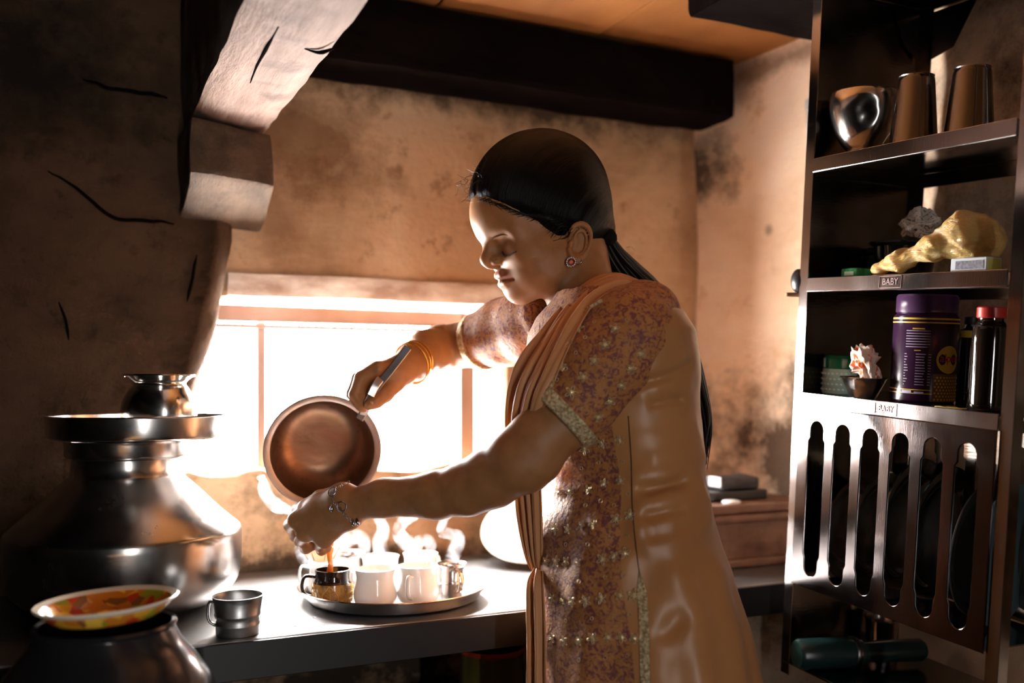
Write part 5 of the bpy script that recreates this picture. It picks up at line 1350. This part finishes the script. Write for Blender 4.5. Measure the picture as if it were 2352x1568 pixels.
# seam cord and sparkling side trim
sp_ = frames(kameez, spline([(1443, 955), (1450, 1060), (1452, 1150), (1458, 1230), (1468, 1310), (1486, 1400), (1492, 1533), (1492, 1580)], 40))
kid(tube('seam', [p+n*0.0002 for p, n in sp_], 0.0007, plain('dark seam thread', (0.05, 0.02, 0.01), 0.9), None, 5), None)
tf2 = []; xy = []
for i, y in enumerate(np.linspace(1318, 1575, 40)):
    xc = np.interp(y, [1318, 1400, 1533, 1600], [1470, 1478, 1482, 1482]); hw = np.interp(y, [1318, 1360], [3, 11])
    xy += [(xc+hw*(k/2-1), y) for k in range(5)]
tv_ = [p+n*(0.0012+0.0006*hashn(i)) for i, (p, n) in enumerate(frames(kameez, xy))]
for i in range(39):
    for k in range(4): tf2.append((i*5+k, i*5+k+1, (i+1)*5+k+1, (i+1)*5+k))
kid(mesh('gold_side_trim', tv_, tf2, M_goldtrim))
ed = frames(ns, spline([(1384, 690), (1345, 716), (1318, 760), (1300, 800), (1282, 850), (1262, 893), (1232, 918)], 40))
kid(tube('sleeve_piping', [p+n*0.0008 for p, n in ed], 0.0024+0.0006*np.sin(np.arange(40)*2.1), M_goldtrim, None, 6))

# ---- hair
TIE = np.array([-0.072, 0.004, -0.050])
def hair_l(q):
    x, y, z = q[:, 0], q[:, 1], q[:, 2]
    def e(c, r):
        l = (q-np.array(c))/np.array(r); k0 = np.linalg.norm(l, axis=1); k1 = np.linalg.norm(l/np.array(r), axis=1); return k0*(k0-1)/np.maximum(k1, 1e-6)
    d = e((-0.001, 0, 0.031), (0.1055, 0.0805, 0.0965))
    d2 = e((-0.036, 0, -0.012), (0.058, 0.066, 0.058)); h = np.maximum(0.02-np.abs(d-d2), 0)/0.02; d = np.minimum(d, d2)-h*h*0.02*0.25
    d3 = np.linalg.norm(q-TIE, axis=1)-0.017; h = np.maximum(0.03-np.abs(d-d3), 0)/0.03; d = np.minimum(d, d3)-h*h*0.03*0.25
    zl = np.interp(x, [-0.10, -0.08, -0.03, -0.012, 0.003, 0.010, 0.018, 0.026, 0.042, 0.060, 0.0757, 0.090, 0.103, 0.115], [-0.085, -0.080, -0.064, -0.034, -0.030, -0.050, -0.055, -0.034, -0.004, 0.009, 0.024, 0.042, 0.057, 0.070])
    zl = zl+0.003*vnoise(q*np.array([1, 1, 0.2]), 90, 3)
    part = 0.0030*np.exp(-((y-0.012)/0.0030)**2)*(x > -0.06)*(z > 0.02)
    ph = np.arctan2(y-TIE[1], (x-TIE[0])*0.55+(z-TIE[2])*0.83)
    strand = 0.0007*vnoise(np.stack([ph*22, ph*0, ph*0], -1), 1.0, 5)+0.0004*vnoise(np.stack([ph*60, ph*0, ph*0], -1), 1.0, 6)
    d = d+part-strand+0.0040*(1-sstep(0.0, 0.022, z-zl))*sstep(-0.02, 0.02, x)
    c = (zl-z)*0.75; h = np.maximum(0.006-np.abs(d-c), 0)/0.006
    return np.maximum(d, c)+h*h*0.006*0.25
v, q = surfnet(lambda p: hair_l(toH(p)), HO-0.15, HO+0.15, 0.0019)
hq = toH(v); ph = np.arctan2(hq[:, 1]-TIE[1], (hq[:, 0]-TIE[0])*0.55+(hq[:, 2]-TIE[2])*0.83)
m, t_, b_ = nt('black hair')
ca = t_.nodes.new('ShaderNodeVertexColor'); ca.layer_name = 'strand'
mp = t_.nodes.new('ShaderNodeMapping'); mp.inputs['Scale'].default_value = (70, 5, 5); t_.links.new(ca.outputs['Color'], mp.inputs[0])
nz = nd(t_, 'ShaderNodeTexNoise', i_Scale=1.6, i_Detail=4.0, i_Roughness=0.7); t_.links.new(mp.outputs[0], nz.inputs['Vector'])
r_ = ramp(t_, nz.outputs['Fac'], [(0.3, (0.0015, 0.0015, 0.0015)), (0.7, (0.004, 0.003, 0.003))]); t_.links.new(r_.outputs[0], b_.inputs['Base Color'])
b_.inputs['Roughness'].default_value = 0.26; b_.inputs['Specular IOR Level'].default_value = 0.08
bump(t_, b_, nz.outputs['Fac'], 0.55, 0.003); M_hair = m
M_strand = plain('black hair strands', (0.005, 0.004, 0.0035), 0.4, spec=0.25)
hr = npmesh('hair', v, q, M_hair); kid(hr); set_color(hr, 'strand', np.stack([ph, np.linalg.norm(hq-TIE, axis=1), hq[:, 1]], -1)); mod(hr, 'SMOOTH', factor=0.5, iterations=1)
# ponytail of many locks
rnd = random.Random(7)
pt_ = np.array([A(1386, 545, 1.408), A(1408, 590, 1.415), A(1440, 632, 1.425), A(1500, 690, 1.445), A(1560, 790, 1.46), A(1592, 890, 1.455), A(1612, 975, 1.44), A(1606, 1060, 1.425)])
lk = []
for k in range(64):
    off = np.array([rnd.gauss(0, 1) for _ in range(3)]); off /= max(1, np.linalg.norm(off))
    w_ = np.array([.010, .016, .022, .022, .02, .018, .014, .006]); e_ = rnd.uniform(-0.5, 0.25)
    pts = pt_+off[None]*w_[:, None]; pts[-1] += cam_vec(rnd.gauss(0, .006), 0, e_*0.03); n_ = 30
    lk.append(tube_data(spline(pts, n_), np.interp(np.linspace(0, 1, n_), [0, .1, .7, 1], [.003, .0042, .0034, .0004]), 5))
v, f = join_data(lk); o = kid(mesh('ponytail', v, f, M_strand)); o['kind'] = 'stuff'
bm = bmesh.new(); bmesh.ops.create_icosphere(bm, subdivisions=4, radius=1)
tp_ = np.array([v_.co[:] for v_ in bm.verts]); tp_ *= (1+0.16*np.abs(vnoise(tp_*np.array([1, 1, 1]), 3.2, 4))+0.05*vnoise(tp_, 9, 5))[:, None]*np.array([.0155, .0165, .0155])
for v_, c_ in zip(bm.verts, tp_+A(1391, 546, 1.405)): v_.co = c_
kid(frombm('hair_tie', bm, plain('black velvet', (0.005, 0.005, 0.005), 0.95, spec=0.1)))
fl_ = []
for k in range(70):
    a = rnd.uniform(0, 1)
    if k < 44:
        p0 = H(0.10+rnd.uniform(-.02, .0), rnd.uniform(-.045, .045), 0.062+rnd.uniform(-.008, .03)); d_ = cam_vec(rnd.uniform(-.016, -.003), 0, rnd.uniform(-.012, .012))
    elif k < 58:
        p0 = H(rnd.uniform(0, .09), rnd.uniform(-.03, .03), 0.11+rnd.uniform(-.035, 0.0)); d_ = cam_vec(rnd.uniform(-.012, .006), 0, rnd.uniform(.004, .014))
    else:
        p0 = A(rnd.uniform(1400, 1440), rnd.uniform(560, 640), 1.41); d_ = cam_vec(rnd.uniform(.004, .02), 0, rnd.uniform(-.02, .004))
    sw = np.array([rnd.gauss(0, .004) for _ in range(3)])
    fl_.append(tube_data(spline([p0, p0+d_*.5+sw, p0+d_], 7), [.00028, .00028, .00026, .00022, .0002, .00015, .0001], 3))
v, f = join_data(fl_); o = kid(mesh('flyaway_hair', v, f, M_strand)); o['kind'] = 'stuff'

# fine hairs over the hairline
def onhead(pts, lift):
    p = project(body, np.array([H(*q) for q in pts])); n = vgrad(body, p, 0.002); return p+n*lift
hw_ = lambda p: hair_l(toH(p))
st_ = []
xs_ = np.concatenate([np.linspace(0.104, 0.027, 150), np.linspace(0.100, 0.05, 50)])
zl_ = np.interp(xs_, [0.010, 0.018, 0.026, 0.042, 0.060, 0.0757, 0.090, 0.103, 0.115], [-0.050, -0.055, -0.034, -0.004, 0.009, 0.024, 0.042, 0.057, 0.070])
for i, (x, z) in enumerate(zip(xs_, zl_)):
    sg = 1 if i < 150 else -1
    q0 = np.array([x+rnd.gauss(0, .001), sg*0.078*math.sqrt(max(0.0, 1-(x/0.107)**2))+0.002, z-rnd.uniform(-.001, .0045)])
    L = rnd.uniform(.016, .030); d_ = TIE*np.array([1, 0, 1])+np.array([0, q0[1]*0.9, 0.04])-q0; d_ /= np.linalg.norm(d_)
    st_.append([q0, q0+d_*L*.33, q0+d_*L*.66, q0+d_*L])
S_ = np.array([[H(*q) for q in s_] for s_ in st_])
pb = project(body, S_[:, 0]); pm = project(lambda p: np.minimum(hw_(p), body(p, 0.2)), S_[:, 1:].reshape(-1, 3)).reshape(-1, 3, 3)
nb_ = vgrad(body, pb, 0.002); fl2 = []
for i in range(len(st_)):
    c_ = [pb[i]+nb_[i]*0.0002]+[pm[i, k]+(pm[i, k]-HO)/np.linalg.norm(pm[i, k]-HO)*(0.0005+0.0004*k) for k in range(3)]
    fl2.append(tube_data(spline(c_, 7), [.0001, .0002, .0003, .0004, .0004, .0003, .0002], 3))
v, f = join_data(fl2); o = kid(mesh('hairline_strands', v, f, M_strand)); o['kind'] = 'stuff'
# ---- brows and lashes
for sg in (1, -1):
    pts = spline([(0.097, sg*0.018, -0.003), (0.093, sg*0.025, -0.001), (0.086, sg*0.035, -0.001), (0.079, sg*0.043, -0.004)], 18)
    kid(tube('eyebrow', onhead(pts, 0.0003), np.interp(np.linspace(0, 1, 18), [0, .25, .7, 1], [.0008, .0022, .0017, .0005]), plain('brow hair', (0.085, 0.036, 0.016), 0.9, spec=0.05), None, 6, True, 0.3))
    lid = onhead(spline([(0.086, sg*0.0205, -0.0270), (0.0895, sg*0.029, -0.0312), (0.086, sg*0.039, -0.0330), (0.076, sg*0.0475, -0.0335)], 18), 0.0002)
    ls = [tube_data(lid, 0.0008, 5)]
    for k in range(1, 17):
        d_ = (hf*0.0030+hl*sg*0.0007*(k-6)*0.4-hu*0.0034)*(0.55+0.45*math.sin(k/17*math.pi))
        ls.append(tube_data([lid[k], lid[k]+d_*0.5, lid[k]+d_*0.95+hu*0.0006], [.00042, .0003, .0001], 3))
    v, f = join_data(ls); kid(mesh('eyelashes', v, f, plain('lash', (0.01, 0.007, 0.005), 0.7)))
nl = bmesh.new(); bmesh.ops.create_uvsphere(nl, u_segments=14, v_segments=8, radius=1)
for v_ in nl.verts: v_.co = Vector(A(851, 927, 1.4265)+cam_vec(-0.66, 0.2, -0.5)*v_.co.x*0.0058+cam_vec(0.5, 0, -0.66)*v_.co.y*0.0044+cam_vec(0.2, -0.9, 0.1)*v_.co.z*0.0014)
kid(frombm('thumb_nail', nl, plain('pale nail', (0.52, 0.30, 0.20), 0.3)))
# ---- jewellery
def torus_data(c, n, R, r, seg=16, ts=6, sq=1.0):
    n = Vector(n).normalized(); x = n.orthogonal().normalized(); y = n.cross(x)
    return tube_data([np.array(c)+R*(math.cos(a)*np.array(x)+sq*math.sin(a)*np.array(y)) for a in np.linspace(0, 2*math.pi, seg+1)], r, ts, False)
M_silver = plain('tarnished silver', (0.42, 0.40, 0.42), 0.25, 1.0); M_gold_m = plain('yellow gold', (0.85, 0.45, 0.08), 0.22, 1.0)
ep = A(1312, 602, 1.328); en_ = cam_vec(-0.25, -0.95, 0.1)
er = kid(mesh('earring', *torus_data(ep, en_, 0.0062, 0.0012, 20, 6), M_silver))
x_ = Vector(en_).orthogonal().normalized(); y_ = Vector(en_).cross(x_)
bd = [lathe_data([(0, -.0011), (.0009, -.0006), (.0011, 0), (.0009, .0006), (0, .0011)], 6, ep+0.0062*(math.cos(a)*np.array(x_)+math.sin(a)*np.array(y_))+en_*0.001) for a in np.linspace(0, 2*math.pi, 15)[:-1]]
v, f = join_data(bd); o = mesh('crystals', v, f, plain('clear crystal', (0.85, 0.8, 0.9), 0.05, spec=1.0)); kid(o, er)
v, f = lathe_data([(0, -.0030), (.0024, -.0018), (.0036, 0), (.0024, .0018), (0, .0030)], 8, ep+en_*0.0005); kid(mesh('stone', v, f, plain('coral stone', (0.75, 0.16, 0.12), 0.1, spec=0.8)), er)
e2 = A(1331, 600, 1.333); er2 = kid(mesh('earring', *torus_data(e2, en_, 0.0030, 0.0012, 12, 5), M_silver))
bd = [lathe_data([(0, -.0009), (.0009, 0), (0, .0009)], 5, e2+0.0036*(math.cos(a)*np.array(x_)+math.sin(a)*np.array(y_))+en_*0.001) for a in np.linspace(0, 2*math.pi, 9)[:-1]]
v, f = join_data(bd); kid(mesh('beads', v, f, M_silver), er2)
np_ = onhead([(0.102, 0.0205, -0.032)], 0.0008)[0]; v, f = lathe_data([(0, -.0010), (.0011, 0), (0, .0010)], 8, np_); kid(mesh('nose_stud', v, f, M_gold_m))
# bangles on the right wrist, a thread at the elbow
ax = (A(985, 808, 1.59)-A(930, 846, 1.48)); ax /= np.linalg.norm(ax)
for k, (px, py, Y, dx) in enumerate(((948, 832, 1.512, 0), (944, 835, 1.506, .1), (951, 830, 1.519, -.1))):
    kid(mesh('bangle', *torus_data(A(px, py, Y), ax+cam_vec(dx+0.25, 0, -0.05+dx), 0.0325, 0.0013, 40, 6), M_gold_m))
kid(mesh('elbow_thread', *torus_data(A(1020, 799, 1.632), cam_vec(-0.93, 0.35, -0.1), 0.0376, 0.0011, 40, 5), plain('black thread', (0.01, 0.008, 0.008), 0.9)))
# charm bracelet: links and rings lying on the left wrist
way = spline([(800, 1108), (782, 1118), (768, 1128), (764, 1142), (770, 1156), (778, 1164), (786, 1172), (795, 1184), (806, 1194), (814, 1200)], 26)
lk = []
for k, (x, y) in enumerate(way):
    p = march(body, x, y, 1.15, 1.6)[0]; n = vgrad(body, p[None], 0.003)[0]; p = p+n*0.0012
    nx = n if k % 2 else np.cross(n, cam_vec(0.5, 0, -0.85))
    lk.append(torus_data(p, nx, 0.0021, 0.0005, 8, 4, 0.7))
v, f = join_data(lk); br_ = kid(mesh('bracelet', v, f, M_silver))
for x, y, R in ((765, 1130, .0066), (786, 1163, .0066)):
    p = march(body, x, y, 1.15, 1.6)[0]; n = vgrad(body, p[None], 0.003)[0]
    kid(mesh('bracelet_ring', *torus_data(p+n*0.0018, n, R, 0.0008, 24, 5), M_silver), br_)
for x, y in ((763, 1168), (812, 1202), (822, 1200)):
    p = march(body, min(x, 800), min(y, 1190), 1.15, 1.6)[0]; p = np.array(P(x, y, 1.295 if x > 800 else 0) if x > 800 else p-FW*0.004)
    v, f = lathe_data([(0, -.004), (.0022, -.0025), (.0030, 0), (.0018, .003), (.0006, .0055), (0, .006)], 8, p); kid(mesh('charm', v, f, M_silver), br_)
# ------------------------------------------------------------------ what she holds
pn = cam_vec(0.27, -0.93, -0.22); pn /= np.linalg.norm(pn)
pc = A(742, 1037, 1.475)
pan = thing('cooking_pot', 'tea stained steel pot with a wide lip tipped up to pour', 'pot', pc)
z_ = Vector(pn); x_ = z_.orthogonal().normalized(); y_ = z_.cross(x_)
pan.rotation_euler = Matrix((x_, y_, z_)).transposed().to_euler()
m, t_, b_ = nt('tea stained steel')
b_.inputs['Metallic'].default_value = 0.85
n1 = noise(t_, 14, 6, 0.65, dist=0.8); n2 = noise(t_, 50, 5, 0.7)
c = ramp(t_, n1, [(0.3, (0.16, 0.075, 0.038)), (0.5, (0.25, 0.14, 0.085)), (0.7, (0.34, 0.18, 0.115))]).outputs[0]
c = mixc(t_, ramp(t_, n2, [(0.28, (0.8,)*3), (0.38, (0, 0, 0))]).outputs[0], c, (0.06, 0.03, 0.015)); t_.links.new(c, b_.inputs['Base Color'])
rr = ramp(t_, n1, [(0.3, (0.44,)*3), (0.7, (0.28,)*3)]); t_.links.new(rr.outputs[0], b_.inputs['Roughness'])
M_panin = m
R0 = 0.0800
outer = [(0, -0.070), (R0*0.35, -0.0695), (R0*0.62, -0.065), (R0*0.82, -0.054), (R0*0.94, -0.037), (R0*0.985, -0.018), (R0*1.0, -0.002)]
op = outer[:1]+smoothprof(outer[1:], 24)
attach(lathe('outer_wall', op+[(R0*1.11, 0.0010)], M_steel_soft, None, 72), pan)
attach(lathe('inner_wall', [(max(r-0.0016, 0), z+0.0016) for r, z in op], M_panin, None, 72), pan)
attach(lathe('lip', [(R0*0.978, -0.0012), (R0*1.0, 0.0004), (R0*1.095, 0.0022), (R0*1.115, 0.0012), (R0*1.11, -0.0004), (R0*1.0, -0.0020)], steelmat('dull lip steel', (0.42, 0.36, 0.33), 0.34), None, 96), pan)
# last of the tea lying in the tipped pot
tp = A(715, 1142, 1.50); o = lathe('tea', [(0, 0), (0.016, 0), (0.020, -0.002), (0.012, -0.007), (0, -0.009)], plain('dark tea', (0.10, 0.04, 0.015), 0.08), None, 24)
o.data.transform(Matrix.Translation(Vector(tp))); o.parent = pan; o.matrix_parent_inverse = (Matrix.Translation(pan.location)@pan.rotation_euler.to_matrix().to_4x4()).inverted()
# tongs: two flat steel arms
tg = thing('tongs', 'flat grey steel tongs gripping the lip of the pouring pot', 'tongs', A(850, 905, 1.45))
def flatbar(name, pts, wd, th, mat, wdir):
    p = spline(pts, 20); vs, fs = [], []
    t = np.gradient(p, axis=0); t /= np.linalg.norm(t, axis=1)[:, None]
    for i in range(20):
        w_ = np.cross(t[i], wdir); w_ /= np.linalg.norm(w_); n = np.cross(w_, t[i])
        for a, b in ((-1, -.6), (-1, .6), (-.8, 1), (.8, 1), (1, .6), (1, -.6), (.8, -1), (-.8, -1)): vs.append(p[i]+w_*wd/2*a+n*th/2*b)
    for i in range(19):
        for k in range(8): fs.append((i*8+k, i*8+(k+1) % 8, (i+1)*8+(k+1) % 8, (i+1)*8+k))
    fs += [tuple(range(8))[::-1], tuple(19*8+k for k in range(8))]
    o = mesh(name, vs, fs, mat, None, False); o.parent = tg; o.matrix_parent_inverse = Matrix.Translation(-tg.location); return o
M_tong = steelmat('grey tong steel', (0.30, 0.29, 0.31), 0.34)
wd_ = cam_vec(0.35, -0.85, 0.35)
flatbar('upper_arm', [A(938, 797, 1.420), A(900, 846, 1.425), A(868, 886, 1.431), A(848, 918, 1.441), A(834, 950, 1.462)], 0.0115, 0.005, M_tong, wd_)
flatbar('lower_arm', [A(874, 870, 1.428), A(862, 886, 1.422), A(851, 908, 1.420)], 0.0115, 0.0045, steelmat('bright tong steel', (0.5, 0.48, 0.52), 0.28), wd_)
flatbar('jaw', [A(856, 905, 1.456), A(842, 935, 1.464), A(826, 962, 1.470)], 0.012, 0.004, M_tong, wd_)
# strainer in the left hand
sx = A(738, 1250, 1.452)
st = thing('tea_strainer', 'small white plastic tea strainer under her curled fingers', 'strainer', sx)
M_wplast = plain('white translucent plastic', (0.85, 0.84, 0.82), 0.3, Subsurface_Weight=0.3, Subsurface_Scale=0.01)
pr = [(0, -0.026), (0.010, -0.0255), (0.020, -0.020), (0.028, -0.008), (0.0315, 0.0)]
attach(lathe('mesh_bowl', shell(pr, 0.0011), M_wplast, None, 40), st)
attach(lathe('rim', [(0.0310, -0.002), (0.0345, -0.001), (0.0350, 0.002), (0.0310, 0.003), (0.0295, 0.001), (0.0310, -0.002)], M_wplast, None, 40), st)
rb_d = [tube_data([((0.0205)*math.cos(a), (0.0205)*math.sin(a), -0.0205), (0.0325*math.cos(a), 0.0325*math.sin(a), 0.0)], 0.0011, 5) for a in np.linspace(0, 2*math.pi, 9)[:-1]]
v, f = join_data(rb_d); o = attach(mesh('ribs', v, f, M_wplast), st)
h0 = Vector(A(740, 1250, 1.418))-Vector(sx); h1 = Vector(A(748, 1222, 1.372))-Vector(sx)
attach(tube('handle', spline([tuple(h0), tuple((h0+h1)/2+Vector((0, 0, .004))), tuple(h1)], 10), 0.0042, M_wplast, None, 8), st)

# ------------------------------------------------------------------ steam
m = bpy.data.materials.new('steam'); m.use_nodes = True; t_ = m.node_tree
t_.nodes.remove(t_.nodes['Principled BSDF'])
vs_n = nd(t_, 'ShaderNodeVolumePrincipled'); vs_n.inputs['Color'].default_value = (0.97, 0.97, 1.0, 1); vs_n.inputs['Anisotropy'].default_value = 0.35
n1 = noise(t_, 46, 4, 0.6, dist=0.8); r_ = ramp(t_, n1, [(0.42, (0.2,)*3), (0.66, (13,)*3)])
t_.links.new(r_.outputs[0], vs_n.inputs['Density']); t_.links.new(vs_n.outputs[0], t_.nodes['Material Output'].inputs['Volume'])
M_steam = m
def wisp(label, pts, rs, flat=0.45):
    p = spline([A(*q) for q in pts], 40); r = 1.2*np.interp(np.linspace(0, 1, 40), np.linspace(0, 1, len(rs)), rs)
    o = tube('steam', p, r, M_steam, None, 14, True, flat); tag(o, label, 'steam', kind='stuff'); return o
wisp('steam curl rising between strainer and left cups of the tray', [(762, 1280, 1.55), (778, 1258, 1.55), (806, 1236, 1.55), (828, 1234, 1.55), (838, 1252, 1.55), (830, 1278, 1.55)], [.018, .022, .021, .018, .017, .019], 0.5)
wisp('steam column rising from the white cup behind the front one', [(876, 1280, 1.535), (872, 1244, 1.535), (880, 1216, 1.535), (868, 1192, 1.535), (850, 1168, 1.535)], [.020, .018, .016, .014, .009], 0.5)
wisp('broad curling steam above the farthest white cup', [(962, 1270, 1.565), (936, 1250, 1.565), (916, 1222, 1.565), (926, 1198, 1.565), (950, 1184, 1.565), (946, 1166, 1.565)], [.022, .021, .019, .017, .014, .010], 0.5)
wisp('low rounded steam puff on the farthest white cup', [(940, 1266, 1.545), (956, 1246, 1.545), (976, 1240, 1.545), (990, 1252, 1.545), (984, 1274, 1.545)], [.013, .015, .017, .016, .012], 0.5)
wisp('steam curl rising from the steel cup at the tray right', [(1034, 1286, 1.483), (1048, 1258, 1.483), (1052, 1234, 1.483), (1036, 1226, 1.483), (1014, 1220, 1.483), (1020, 1196, 1.483), (1034, 1180, 1.483)], [.020, .021, .018, .015, .014, .012, .008], 0.5)
wisp('steam wisp trailing at the left of the tipped pot', [(598, 1092, 1.55), (610, 1130, 1.55), (634, 1160, 1.55), (668, 1172, 1.55)], [.010, .018, .019, .010], 0.5)
wisp('steam cloud around the strainer below her fist', [(704, 1240, 1.475), (704, 1262, 1.475), (722, 1284, 1.475), (748, 1290, 1.475)], [.013, .020, .022, .014], 0.8)
